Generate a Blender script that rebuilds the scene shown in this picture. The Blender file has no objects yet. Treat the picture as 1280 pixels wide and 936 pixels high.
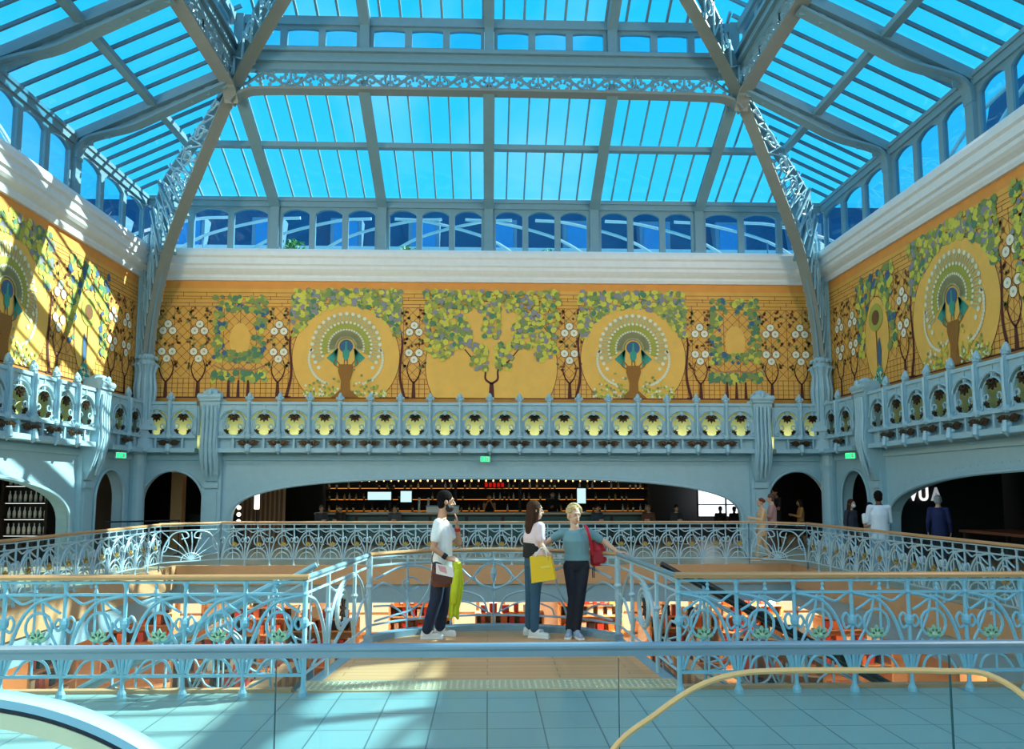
import bpy, bmesh, math, random
from mathutils import Vector, Matrix
random.seed(7)
V = Vector
PI = math.pi
SC = bpy.context.scene
COL = SC.collection
rad = math.radians

# ------------------------------------------------------------------ camera
FPX, CX, CY = 961.0, 640.0, 519.5          # focal length and principal point for a 1280 x 936 frame
PIT, YAW, EYE = rad(5.5), rad(1.79), 1.8
cam_d = bpy.data.cameras.new('camera')
cam_d.sensor_width = 36.0
cam_d.lens = FPX / 1280 * 36
cam_d.shift_y = 51.5 / 1280
cam_d.clip_start = .05
cam_d.clip_end = 400
cam = bpy.data.objects.new('camera', cam_d)
COL.objects.link(cam)
cam.location = (0, 0, EYE)
cam.rotation_euler = (PI / 2 + PIT, 0, -YAW)
SC.camera = cam


def at(px, py, Y):
    """world point seen at pixel px, py on the plane y = Y"""
    a, b = (px - CX) / FPX, (CY - py) / FPX
    fw = V((math.sin(YAW) * math.cos(PIT), math.cos(YAW) * math.cos(PIT), math.sin(PIT)))
    r = V((math.cos(YAW), -math.sin(YAW), 0))
    u = r.cross(fw)
    d = fw + r * a + u * b
    return V((0, 0, EYE)) + d * (Y / d.y)


# ------------------------------------------------------------------ materials
def lin(c):
    c /= 255.0
    return c / 12.92 if c <= .04045 else ((c + .055) / 1.055) ** 2.4


def rgb(r, g, b):
    return (lin(r), lin(g), lin(b), 1)


def mat(name, c, rough=.5, metal=0., var=.08, scale=6., bump=0., spec=None, sheen=0., emit=None, estr=0.):
    m = bpy.data.materials.new(name)
    m.use_nodes = True
    nt = m.node_tree
    b = nt.nodes['Principled BSDF']
    b.inputs['Roughness'].default_value = rough
    b.inputs['Metallic'].default_value = metal
    if spec is not None:
        b.inputs['Specular IOR Level'].default_value = spec
    if sheen:
        b.inputs['Sheen Weight'].default_value = sheen
    col = rgb(*c)
    tc = nt.nodes.new('ShaderNodeTexCoord')
    nz = nt.nodes.new('ShaderNodeTexNoise')
    nz.inputs['Scale'].default_value = scale
    nz.inputs['Detail'].default_value = 3
    nt.links.new(tc.outputs['Object'], nz.inputs['Vector'])
    mx = nt.nodes.new('ShaderNodeMix')
    mx.data_type = 'RGBA'
    mx.inputs[6].default_value = [v * (1 - var) for v in col[:3]] + [1]
    mx.inputs[7].default_value = [min(1, v * (1 + var)) for v in col[:3]] + [1]
    nt.links.new(nz.outputs['Fac'], mx.inputs[0])
    nt.links.new(mx.outputs[2], b.inputs['Base Color'])
    if bump:
        bp = nt.nodes.new('ShaderNodeBump')
        bp.inputs['Strength'].default_value = bump
        bp.inputs['Distance'].default_value = .01
        nt.links.new(nz.outputs['Fac'], bp.inputs['Height'])
        nt.links.new(bp.outputs['Normal'], b.inputs['Normal'])
    if emit:
        b.inputs['Emission Color'].default_value = rgb(*emit)
        b.inputs['Emission Strength'].default_value = estr
    return m


def glass(name, tint, refl=1.0, rough=.02, ior=1.45):
    """thin architectural glass: tinted see-through plus fresnel reflection"""
    m = bpy.data.materials.new(name)
    m.use_nodes = True
    nt = m.node_tree
    nt.nodes.clear()
    out = nt.nodes.new('ShaderNodeOutputMaterial')
    tr = nt.nodes.new('ShaderNodeBsdfTransparent')
    tr.inputs[0].default_value = tint + (1,)
    gl = nt.nodes.new('ShaderNodeBsdfGlossy')
    gl.inputs['Roughness'].default_value = rough
    fr = nt.nodes.new('ShaderNodeFresnel')
    fr.inputs['IOR'].default_value = ior
    mu = nt.nodes.new('ShaderNodeMath')
    mu.operation = 'MULTIPLY'
    mu.inputs[1].default_value = refl
    nt.links.new(fr.outputs[0], mu.inputs[0])
    gm = nt.nodes.new('ShaderNodeNewGeometry')
    inv = nt.nodes.new('ShaderNodeMath')
    inv.operation = 'SUBTRACT'
    inv.inputs[0].default_value = 1
    nt.links.new(gm.outputs['Backfacing'], inv.inputs[1])
    m2 = nt.nodes.new('ShaderNodeMath')
    m2.operation = 'MULTIPLY'
    nt.links.new(mu.outputs[0], m2.inputs[0])
    nt.links.new(inv.outputs[0], m2.inputs[1])
    mu = m2
    mx = nt.nodes.new('ShaderNodeMixShader')
    nt.links.new(mu.outputs[0], mx.inputs[0])
    nt.links.new(tr.outputs[0], mx.inputs[1])
    nt.links.new(gl.outputs[0], mx.inputs[2])
    nt.links.new(mx.outputs[0], out.inputs[0])
    return m


def emis(name, c, s):
    m = bpy.data.materials.new(name)
    m.use_nodes = True
    nt = m.node_tree
    nt.nodes.clear()
    out = nt.nodes.new('ShaderNodeOutputMaterial')
    e = nt.nodes.new('ShaderNodeEmission')
    e.inputs[0].default_value = rgb(*c)
    e.inputs[1].default_value = s
    nt.links.new(e.outputs[0], out.inputs[0])
    return m


def mat_grid(name, c, line, sx, sy, rough=.3, mortar=.012, off=0., spec=.5, c2=None, rot=0.):
    """tiles or boards laid on a horizontal surface"""
    m = mat(name, c, rough, spec=spec)
    nt = m.node_tree
    b = nt.nodes['Principled BSDF']
    tc = nt.nodes.new('ShaderNodeTexCoord')
    mp = nt.nodes.new('ShaderNodeMapping')
    mp.inputs['Rotation'].default_value = (0, 0, rot)
    br = nt.nodes.new('ShaderNodeTexBrick')
    br.offset = off
    br.inputs['Color1'].default_value = rgb(*c)
    br.inputs['Color2'].default_value = rgb(*(c2 or [v * .95 for v in c]))
    br.inputs['Mortar'].default_value = rgb(*line)
    br.inputs['Scale'].default_value = 1
    br.inputs['Mortar Size'].default_value = mortar
    br.inputs['Brick Width'].default_value = sx
    br.inputs['Row Height'].default_value = sy
    nt.links.new(tc.outputs['Object'], mp.inputs[0])
    nt.links.new(mp.outputs[0], br.inputs['Vector'])
    nt.links.new(br.outputs['Color'], b.inputs['Base Color'])
    return m


M = {}
M['paint'] = mat('pale_blue_paint', (158, 192, 206), .42, bump=.05)
M['paint_rail'] = mat('rail_blue_paint', (160, 192, 208), .35)
M['paint_near'] = mat('near_rail_blue_paint', (136, 188, 210), .35)
M['steel'] = mat('painted_steel', (112, 146, 160), .45)
M['steel_warm'] = mat('painted_flange', (128, 134, 130), .5)
M['steel_dark'] = mat('shaded_mullion_paint', (80, 112, 130), .5)  # backlit shade put into the steel colour of the flank glazing bars
M['cornice'] = mat('cornice_plaster', (222, 224, 226), .5)
M['bronze'] = mat('dark_bronze', (70, 52, 34), .35, .6)
M['giltleaf'] = mat('gilt_leaf', (176, 150, 84), .4, .5)
M['brass'] = mat('brass_handrail', (196, 150, 104), .35, .2)
M['wood'] = mat_grid('pale_oak_boards', (236, 168, 114), (176, 118, 78), 1.4, .14, .45, .004, .5, c2=(222, 154, 102))
M['tile'] = mat_grid('grey_floor_tile', (136, 172, 172), (78, 112, 118), .43, .43, .28, .006, 0.)
M['stone'] = mat('pale_stone_floor', (190, 176, 150), .4)
M['fascia'] = mat('cream_fascia', (190, 148, 108), .5)
M['beam'] = mat('blue_grey_beam', (130, 160, 176), .45)
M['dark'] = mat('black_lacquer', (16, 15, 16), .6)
M['darkwood'] = mat('dark_timber', (40, 28, 20), .5)
M['greywall'] = mat('taupe_wall', (124, 112, 98), .7)
M['warmwall'] = mat('warm_timber_panelling', (214, 158, 104), .6)
M['creamwall'] = mat('cream_display_wall', (240, 226, 200), .6)
M['redlac'] = mat('red_lacquer', (196, 62, 44), .4)
M['orange'] = mat('orange_card', (230, 120, 50), .5)
M['black'] = mat('black_metal', (14, 16, 20), .4)
M['white'] = mat('white_paint', (232, 232, 230), .5)
M['roofglass'] = glass('roof_glass', (.80, .95, .99), .6)
M['roofglass_open'] = glass('clear_roof_glass', (.97, .99, 1.0), .8)
M['winglass'] = glass('window_glass', (.62, .86, .96), 1.2)
M['balglass'] = glass('balustrade_glass', (.955, .985, .985), 1.0)
M['slate'] = mat('slate_roof', (52, 84, 120), .5, scale=2)
M['zinc'] = mat('zinc_cladding', (120, 150, 176), .4)
M['leafgreen'] = mat('shrub_leaves', (80, 130, 50), .6)

# ------------------------------------------------------------------ object helpers


def link(name, data, parent=None):
    o = bpy.data.objects.new(name, data)
    COL.objects.link(o)
    if parent is not None:
        o.parent = parent
    return o


def tag(o, label=None, cat=None, group=None, kind=None):
    if label:
        o['label'] = label
    if cat:
        o['category'] = cat
    if group:
        o['group'] = group
    if kind:
        o['kind'] = kind
    return o


def thing(name, label, cat, loc=(0, 0, 0), rz=0., group=None):
    o = link(name, None)
    o.location = loc
    o.rotation_euler = (0, 0, rz)
    o.empty_display_size = .2
    return tag(o, label, cat, group)


def structure(name, loc=(0, 0, 0)):
    o = link(name, None)
    o.location = loc
    return tag(o, kind='structure')


def copy_tree(o, parent=None):
    c = o.copy()
    COL.objects.link(c)
    if parent is not None:
        c.parent = parent
    for ch in list(o.children):
        copy_tree(ch, c)
    return c


class MB:
    """collects solids, then builds ONE mesh object"""

    def __init__(s):
        s.v, s.f, s.m = [], [], []

    def add(s, vs, fs, mi=0):
        n = len(s.v)
        s.v += [tuple(p) for p in vs]
        for f in fs:
            s.f.append(tuple(i + n for i in f))
            s.m.append(mi)
        return s

    def box(s, x0, x1, y0, y1, z0, z1, mi=0):
        vs = [(x0, y0, z0), (x1, y0, z0), (x1, y1, z0), (x0, y1, z0), (x0, y0, z1), (x1, y0, z1), (x1, y1, z1), (x0, y1, z1)]
        return s.add(vs, [(3, 2, 1, 0), (4, 5, 6, 7), (0, 1, 5, 4), (1, 2, 6, 5), (2, 3, 7, 6), (3, 0, 4, 7)], mi)

    def obox(s, c, sx, sy, sz, rot, mi=0):
        """box centred at c with a rotation matrix"""
        vs = []
        for k in (-1, 1):
            for i, j in ((-1, -1), (1, -1), (1, 1), (-1, 1)):
                vs.append(V(c) + rot @ V((i * sx / 2, j * sy / 2, k * sz / 2)))
        return s.add(vs, [(3, 2, 1, 0), (4, 5, 6, 7), (0, 1, 5, 4), (1, 2, 6, 5), (2, 3, 7, 6), (3, 0, 4, 7)], mi)

    def beam(s, p0, p1, w, h, up=(0, 0, 1), mi=0):
        p0, p1 = V(p0), V(p1)
        d = (p1 - p0).normalized()
        side = d.cross(V(up))
        if side.length < 1e-4:
            side = d.cross(V((1, 0, 0)))
        side.normalize()
        u = side.cross(d)
        vs = []
        for p in (p0, p1):
            for a, b in ((-1, -1), (1, -1), (1, 1), (-1, 1)):
                vs.append(p + side * a * w / 2 + u * b * h / 2)
        return s.add(vs, [(0, 1, 2, 3), (7, 6, 5, 4), (0, 4, 5, 1), (1, 5, 6, 2), (2, 6, 7, 3), (3, 7, 4, 0)], mi)

    def strip(s, pts, w, h, up=(0, 0, 1), mi=0, side=None):
        """rectangular section swept along a polyline"""
        pts = [V(p) for p in pts]
        vs, fs = [], []
        n = len(pts)
        for i, p in enumerate(pts):
            d = (pts[min(i + 1, n - 1)] - pts[max(i - 1, 0)]).normalized()
            sd = V(side) if side is not None else d.cross(V(up)).normalized()
            u = sd.cross(d).normalized()
            for a, b in ((-1, -1), (1, -1), (1, 1), (-1, 1)):
                vs.append(p + sd * a * w / 2 + u * b * h / 2)
        for i in range(n - 1):
            for k in range(4):
                a, b = i * 4 + k, i * 4 + (k + 1) % 4
                fs.append((a, b, b + 4, a + 4))
        fs += [(3, 2, 1, 0), tuple((n - 1) * 4 + k for k in range(4))]
        return s.add(vs, fs, mi)

    def tube(s, pts, r, n=6, mi=0, closed=False, flat=1.0):
        """round section (radius may be a list) swept along points"""
        pts = [V(p) for p in pts]
        N = len(pts)
        rs = r if isinstance(r, (list, tuple)) else [r] * N
        d0 = ((pts[1] - pts[0]) if not closed else (pts[1] - pts[-1])).normalized()
        nn = d0.orthogonal().normalized()
        vs, fs = [], []
        for i, p in enumerate(pts):
            if closed:
                d = pts[(i + 1) % N] - pts[i - 1]
            else:
                d = pts[min(i + 1, N - 1)] - pts[max(i - 1, 0)]
            if d.length < 1e-9:
                d = d0
            d = d.normalized()
            nn = nn - d * nn.dot(d)
            nn = nn.normalized() if nn.length > 1e-6 else d.orthogonal().normalized()
            b = d.cross(nn)
            for k in range(n):
                a = 2 * PI * k / n
                vs.append(p + nn * math.cos(a) * rs[i] + b * math.sin(a) * rs[i] * flat)
        for i in range(N if closed else N - 1):
            j = (i + 1) % N
            for k in range(n):
                fs.append((i * n + k, i * n + (k + 1) % n, j * n + (k + 1) % n, j * n + k))
        if not closed:
            fs += [tuple(range(n - 1, -1, -1)), tuple((N - 1) * n + k for k in range(n))]
        return s.add(vs, fs, mi)

    def lathe(s, prof, c=(0, 0, 0), n=12, mi=0, sx=1., sy=1.):
        vs, fs = [], []
        for r, z in prof:
            for k in range(n):
                a = 2 * PI * k / n
                vs.append((c[0] + r * math.cos(a) * sx, c[1] + r * math.sin(a) * sy, c[2] + z))
        P = len(prof)
        for i in range(P - 1):
            for k in range(n):
                fs.append((i * n + k, i * n + (k + 1) % n, (i + 1) * n + (k + 1) % n, (i + 1) * n + k))
        fs += [tuple(range(n - 1, -1, -1)), tuple((P - 1) * n + k for k in range(n))]
        return s.add(vs, fs, mi)

    def ball(s, c, rx, ry=None, rz=None, n=8, mi=0, rot=None):
        ry = ry or rx
        rz = rz or rx
        vs, fs = [], []
        m = max(4, n // 2 + 1)
        for i in range(m + 1):
            t = PI * (i + .02 if i == 0 else (i - .02 if i == m else i)) / m
            for k in range(n):
                a = 2 * PI * k / n
                p = V((rx * math.sin(t) * math.cos(a), ry * math.sin(t) * math.sin(a), -rz * math.cos(t)))
                if rot is not None:
                    p = rot @ p
                vs.append(V(c) + p)
        for i in range(m):
            for k in range(n):
                fs.append((i * n + k, i * n + (k + 1) % n, (i + 1) * n + (k + 1) % n, (i + 1) * n + k))
        fs += [tuple(range(n - 1, -1, -1)), tuple(m * n + k for k in range(n))]
        return s.add(vs, fs, mi)

    def poly(s, pts, ext, mi=0):
        """flat polygon given thickness along vector ext"""
        pts = [V(p) for p in pts]
        n = len(pts)
        e = V(ext)
        vs = pts + [p + e for p in pts]
        fs = [tuple(range(n - 1, -1, -1)), tuple(range(n, 2 * n))]
        for i in range(n):
            j = (i + 1) % n
            fs.append((i, j, n + j, n + i))
        return s.add(vs, fs, mi)

    def mesh(s, name, mats):
        me = bpy.data.meshes.new(name)
        me.from_pydata(s.v, [], s.f)
        for m in (mats if isinstance(mats, (list, tuple)) else [mats]):
            me.materials.append(m)
        me.polygons.foreach_set('material_index', s.m)
        me.update()
        bm = bmesh.new()
        bm.from_mesh(me)
        bmesh.ops.recalc_face_normals(bm, faces=bm.faces)
        bm.to_mesh(me)
        bm.free()
        return me

    def build(s, name, mats, parent=None, smooth=False):
        me = s.mesh(name, mats)
        if smooth:
            me.polygons.foreach_set('use_smooth', [True] * len(me.polygons))
        return link(name, me, parent)


def spline(pts, n=8):
    """Catmull-Rom through the points"""
    pts = [V(p) for p in pts]
    P = [pts[0] * 2 - pts[1]] + pts + [pts[-1] * 2 - pts[-2]]
    out = []
    for i in range(1, len(P) - 2):
        for k in range(n):
            t = k / n
            a, b, c, d = P[i - 1], P[i], P[i + 1], P[i + 2]
            out.append(.5 * ((2 * b) + (c - a) * t + (2 * a - 5 * b + 4 * c - d) * t * t + (3 * b - a - 3 * c + d) * t ** 3))
    out.append(pts[-1])
    return out


def arc(cx, cy, r, a0, a1, n=12, ry=None):
    ry = ry or r
    return [(cx + r * math.cos(rad(a0 + (a1 - a0) * i / n)), cy + ry * math.sin(rad(a0 + (a1 - a0) * i / n))) for i in range(n + 1)]


# wall frames: u along the wall, d into the hall, z up
HX, WY = 10.2, 22.6


def F_back(u, d, z):
    return V((u, WY - d, z))


def F_left(u, d, z):
    return V((-HX + d, u, z))


def F_right(u, d, z):
    return V((HX - d, u, z))


def F_mat(F):
    o = F(0, 0, 0)
    return o, F(1, 0, 0) - o, F(0, 1, 0) - o
# ------------------------------------------------------------------ floors
YF = -9.0            # open end of the hall behind the viewer
b = MB()
b.box(-9.9, 9.9, -4.0, 7.12, -.3, 0)
tag(b.build('floor', M['tile']), kind='structure')
# stone gallery floor ring round the well (far side and both flanks)
b = MB()
b.box(-HX - 6, HX + 6, 18.6, WY + 7.5, -.3, -.002)
b.box(-HX - 6, -7.4, 7.12, 18.6, -.3, -.002)
b.box(7.4, HX + 6, 7.12, 18.6, -.3, -.002)
b.box(-HX - 6, -9.9, YF, 7.12, -.3, -.002)
b.box(9.9, HX + 6, YF, 7.12, -.3, -.002)
tag(b.build('floor', M['stone']), kind='structure')

# edge fascias of the well
b = MB()
b.box(-7.4, 7.4, 18.5, 18.6, -.42, .03)
b.box(-7.4, -7.3, 7.12, 18.5, -.5, .03)
b.box(7.3, 7.4, 7.12, 18.5, -.5, .03)
b.box(-7.3, -1.75, 7.12, 7.2, -.42, .03)
b.box(1.8, 7.3, 7.12, 7.2, -.42, .03)
tag(b.build('trim_2', M['fascia']), kind='structure')
b = MB()
b.box(-7.4, 7.4, 18.56, 18.8, -.85, -.42)
b.box(-7.6, -7.36, 7.2, 18.56, -.95, -.5)
b.box(7.36, 7.6, 7.2, 18.56, -.95, -.5)
tag(b.build('trim_3', M['beam']), kind='structure')

# ------------------------------------------------------------------ arcaded walls
TOPZ = 2.85


def basket(cx, hw, zs, h, n):
    return lambda u: zs + h * max(0., 1 - abs((u - cx) / hw) ** n) ** (1. / n)


def arcade(name, F, u0, u1, arches, depth=.3):
    """one wall with arched openings: arches = (ua, ub, zs, ztop, n)"""
    b = MB()
    pos = u0

    def blk(a, c, z0, z1):
        P = [F(a, 0, z0), F(c, 0, z0), F(c, 0, z1), F(a, 0, z1)]
        b.poly(P, F(0, -depth, 0) - F(0, 0, 0))
    for (a, c, zs, zt, n) in arches:
        if a > pos:
            blk(pos, a, 0, TOPZ)
        f = basket((a + c) / 2, (c - a) / 2, zs, zt - zs, n)
        N = 48
        us = [(a + c) / 2 - (c - a) / 2 * math.cos(PI * i / N) for i in range(N + 1)]
        for i in range(N):
            P = [F(us[i], 0, f(us[i])), F(us[i + 1], 0, f(us[i + 1])), F(us[i + 1], 0, TOPZ), F(us[i], 0, TOPZ)]
            b.poly(P, F(0, -depth, 0) - F(0, 0, 0))
        # raised moulding round the opening
        pts = [F(a, .02, 0)] + [F(u, .02, f(u)) for u in us] + [F(c, .02, 0)]
        b.tube(pts, .045, 6)
        if c - a > 5:      # line of rivets along the web of the arch
            for i in range(0, 60):
                u = a + (c - a) * (i + .5) / 60
                z = f(u) + .17
                if z < TOPZ - .1 and f(u) > 1.6:
                    b.ball(F(u, 0, z), .016, n=6)
        pos = c
    if u1 > pos:
        blk(pos, u1, 0, TOPZ)
    # string course under the balcony
    b.poly([F(u0, 0, TOPZ - .2), F(u1, 0, TOPZ - .2), F(u1, 0, TOPZ - .05), F(u0, 0, TOPZ - .05)], F(0, .06, 0) - F(0, 0, 0))
    o = b.build(name, M['paint'])
    return tag(o, kind='structure')


arcade('wall_back', F_back, -HX - .55, HX + .55, [(-10.02, -8.2, 1.42, 2.36, 2), (-7.45, 7.5, .85, 2.14, 3), (8.25, 10.07, 1.42, 2.36, 2)])
arcade('wall_left', F_left, YF, WY, [(4.0, 19.2, .85, 2.2, 3), (20.35, 21.95, 1.5, 2.36, 2)])
arcade('wall_right', F_right, YF, WY, [(4.2, 19.4, .85, 2.2, 3), (20.35, 21.95, 1.5, 2.36, 2)])

# wall above: plaster behind the balcony and the paintings
b = MB()
b.box(-HX - .3, HX + .3, WY, WY + .3, TOPZ, 8.9)
tag(b.build('wall_back_upper', mat('ochre_plaster', (216, 210, 140), .7)), kind='structure')
for nm, sx in (('wall_left_upper', -1), ('wall_right_upper', 1)):
    b = MB()
    x0, x1 = sorted((sx * HX, sx * (HX + .3)))
    b.box(x0, x1, YF, WY, TOPZ, 8.9)
    tag(b.build(nm, bpy.data.materials['ochre_plaster']), kind='structure')

# shop rooms behind the arcade
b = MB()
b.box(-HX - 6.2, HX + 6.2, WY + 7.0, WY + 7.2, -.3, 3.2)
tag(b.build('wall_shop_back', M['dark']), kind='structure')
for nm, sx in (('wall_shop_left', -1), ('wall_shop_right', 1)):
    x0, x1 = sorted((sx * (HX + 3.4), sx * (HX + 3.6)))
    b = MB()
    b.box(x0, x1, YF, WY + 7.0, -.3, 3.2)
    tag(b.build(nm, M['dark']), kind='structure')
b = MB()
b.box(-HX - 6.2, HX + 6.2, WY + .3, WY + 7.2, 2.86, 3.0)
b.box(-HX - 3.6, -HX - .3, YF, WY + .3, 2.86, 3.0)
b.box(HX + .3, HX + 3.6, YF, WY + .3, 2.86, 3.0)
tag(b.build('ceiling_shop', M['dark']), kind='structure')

# ------------------------------------------------------------------ cornice (profile mitred round three walls)
prof = [(0, 7.97), (.10, 7.97), (.14, 8.05), (.14, 8.12), (.24, 8.2), (.30, 8.27), (.30, 8.36), (.36, 8.4), (.36, 8.58), (.42, 8.63), (.42, 8.76), (.38, 8.85), (0, 8.85)]
vs, fs = [], []
for (cx, cy) in ((-1, 'f'), (-1, 'b'), (1, 'b'), (1, 'f')):
    for d, z in prof:
        vs.append((cx * (HX - d), (WY - d) if cy == 'b' else YF, z))
n = len(prof)
for i in range(3):
    for k in range(n):
        fs.append((i * n + k, i * n + (k + 1) % n, (i + 1) * n + (k + 1) % n, (i + 1) * n + k))
b = MB()
b.add(vs, fs)
tag(b.build('trim_1', M['cornice']), kind='structure')

# ------------------------------------------------------------------ lower storey
LZ = -3.3
b = MB()
b.box(-12.5, 12.5, -2, 26, LZ - .2, LZ)
tag(b.build('floor_lower', mat_grid('lower_oak_floor', (222, 176, 128), (180, 136, 94), 1.6, .2, .35, .004, .5)), kind='structure')
for nm, bx, mt in (('wall_lower_back', (-12.5, 12.5, 25.8, 26.0), 'creamwall'), ('wall_lower_left', (-12.7, -12.5, -2, 26), 'warmwall'), ('wall_lower_right', (12.5, 12.7, -2, 26), 'warmwall')):
    b = MB()
    b.box(*bx, LZ, -.3)
    tag(b.build(nm, M[mt]), kind='structure')
b = MB()
b.box(-12.5, 12.5, 18.8, 26, -.86, -.80)
b.box(-12.5, -7.6, -2, 18.8, -.96, -.90)
b.box(7.6, 12.5, -2, 18.8, -.96, -.90)
tag(b.build('ceiling_lower', M['white']), kind='structure')
# ------------------------------------------------------------------ painted walls
PAL = dict(
    gold=(226, 166, 76), band=(226, 150, 68), disc=(236, 182, 86), base=(180, 122, 44), line=(140, 74, 40), trunk=(84, 30, 24),
    bloom=(232, 226, 204), eye=(150, 130, 90), lime=(212, 200, 76), olive=(170, 168, 72), moss=(130, 144, 78), slate=(140, 136, 142),
    pine=(84, 128, 92), brown=(120, 78, 40), urn=(150, 98, 34), teal=(60, 150, 130), navy=(60, 96, 130), sage=(186, 180, 128), pale=(226, 222, 190), rose=(176, 120, 86))
PK = list(PAL)
PM = [mat('mural_' + k, c, .75, var=.12, scale=3) for k, c in PAL.items()]
PI_ = {k: i for i, k in enumerate(PK)}


class Paint(MB):
    def __init__(s, F, d):
        MB.__init__(s)
        s.F, s.d = F, d

    def flat(s, pts, k, dd=0.):
        return s.add([s.F(u, s.d + dd, z) for u, z in pts], [tuple(range(len(pts)))], PI_[k])

    def disc(s, u, z, r, k, dd=0., zmin=None, n=40, rz=None):
        rz = rz or r
        pts = [(u + r * math.cos(2 * PI * i / n), z + rz * math.sin(2 * PI * i / n)) for i in range(n)]
        if zmin is not None:
            pts = [(a, max(c, zmin)) for a, c in pts]
        return s.flat(pts, k, dd)

    def line(s, u0, z0, u1, z1, w, k, dd=0., w1=None):
        L = math.hypot(u1 - u0, z1 - z0) or 1
        nx, nz = -(z1 - z0) / L / 2, (u1 - u0) / L / 2
        w1 = w1 or w
        return s.flat([(u0 + nx * w, z0 + nz * w), (u1 + nx * w1, z1 + nz * w1), (u1 - nx * w1, z1 - nz * w1), (u0 - nx * w, z0 - nz * w)], k, dd)

    def path(s, pts, w0, w1, k, dd=0.):
        q = [(p.x, p.y) for p in spline([(a, c, 0) for a, c in pts], 6)]
        N = len(q) - 1
        for i in range(N):
            s.line(*q[i], *q[i + 1], w0 + (w1 - w0) * i / N, k, dd, w0 + (w1 - w0) * (i + 1) / N)

    def leaf(s, u, z, r, k, dd=0.):
        a0 = random.random() * 6.28
        n = random.choice((5, 6, 7))
        s.flat([(u + r * random.uniform(.7, 1.15) * math.cos(a0 + 2 * PI * i / n), z + r * random.uniform(.7, 1.15) * math.sin(a0 + 2 * PI * i / n)) for i in range(n)], k, dd)


LEAFMIX = ['lime', 'lime', 'lime', 'olive', 'olive', 'moss', 'moss', 'slate', 'slate', 'pine']


def canopy(p, inside, u0, u1, z0, z1, n, r0=.055, r1=.105, mix=LEAFMIX):
    order = []
    for _ in range(n):
        u, z = random.uniform(u0, u1), random.uniform(z0, z1)
        if inside(u, z):
            order.append((u, z))
    for i, (u, z) in enumerate(order):
        p.leaf(u, z, random.uniform(r0, r1), random.choice(mix), .00003 * i)


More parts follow.
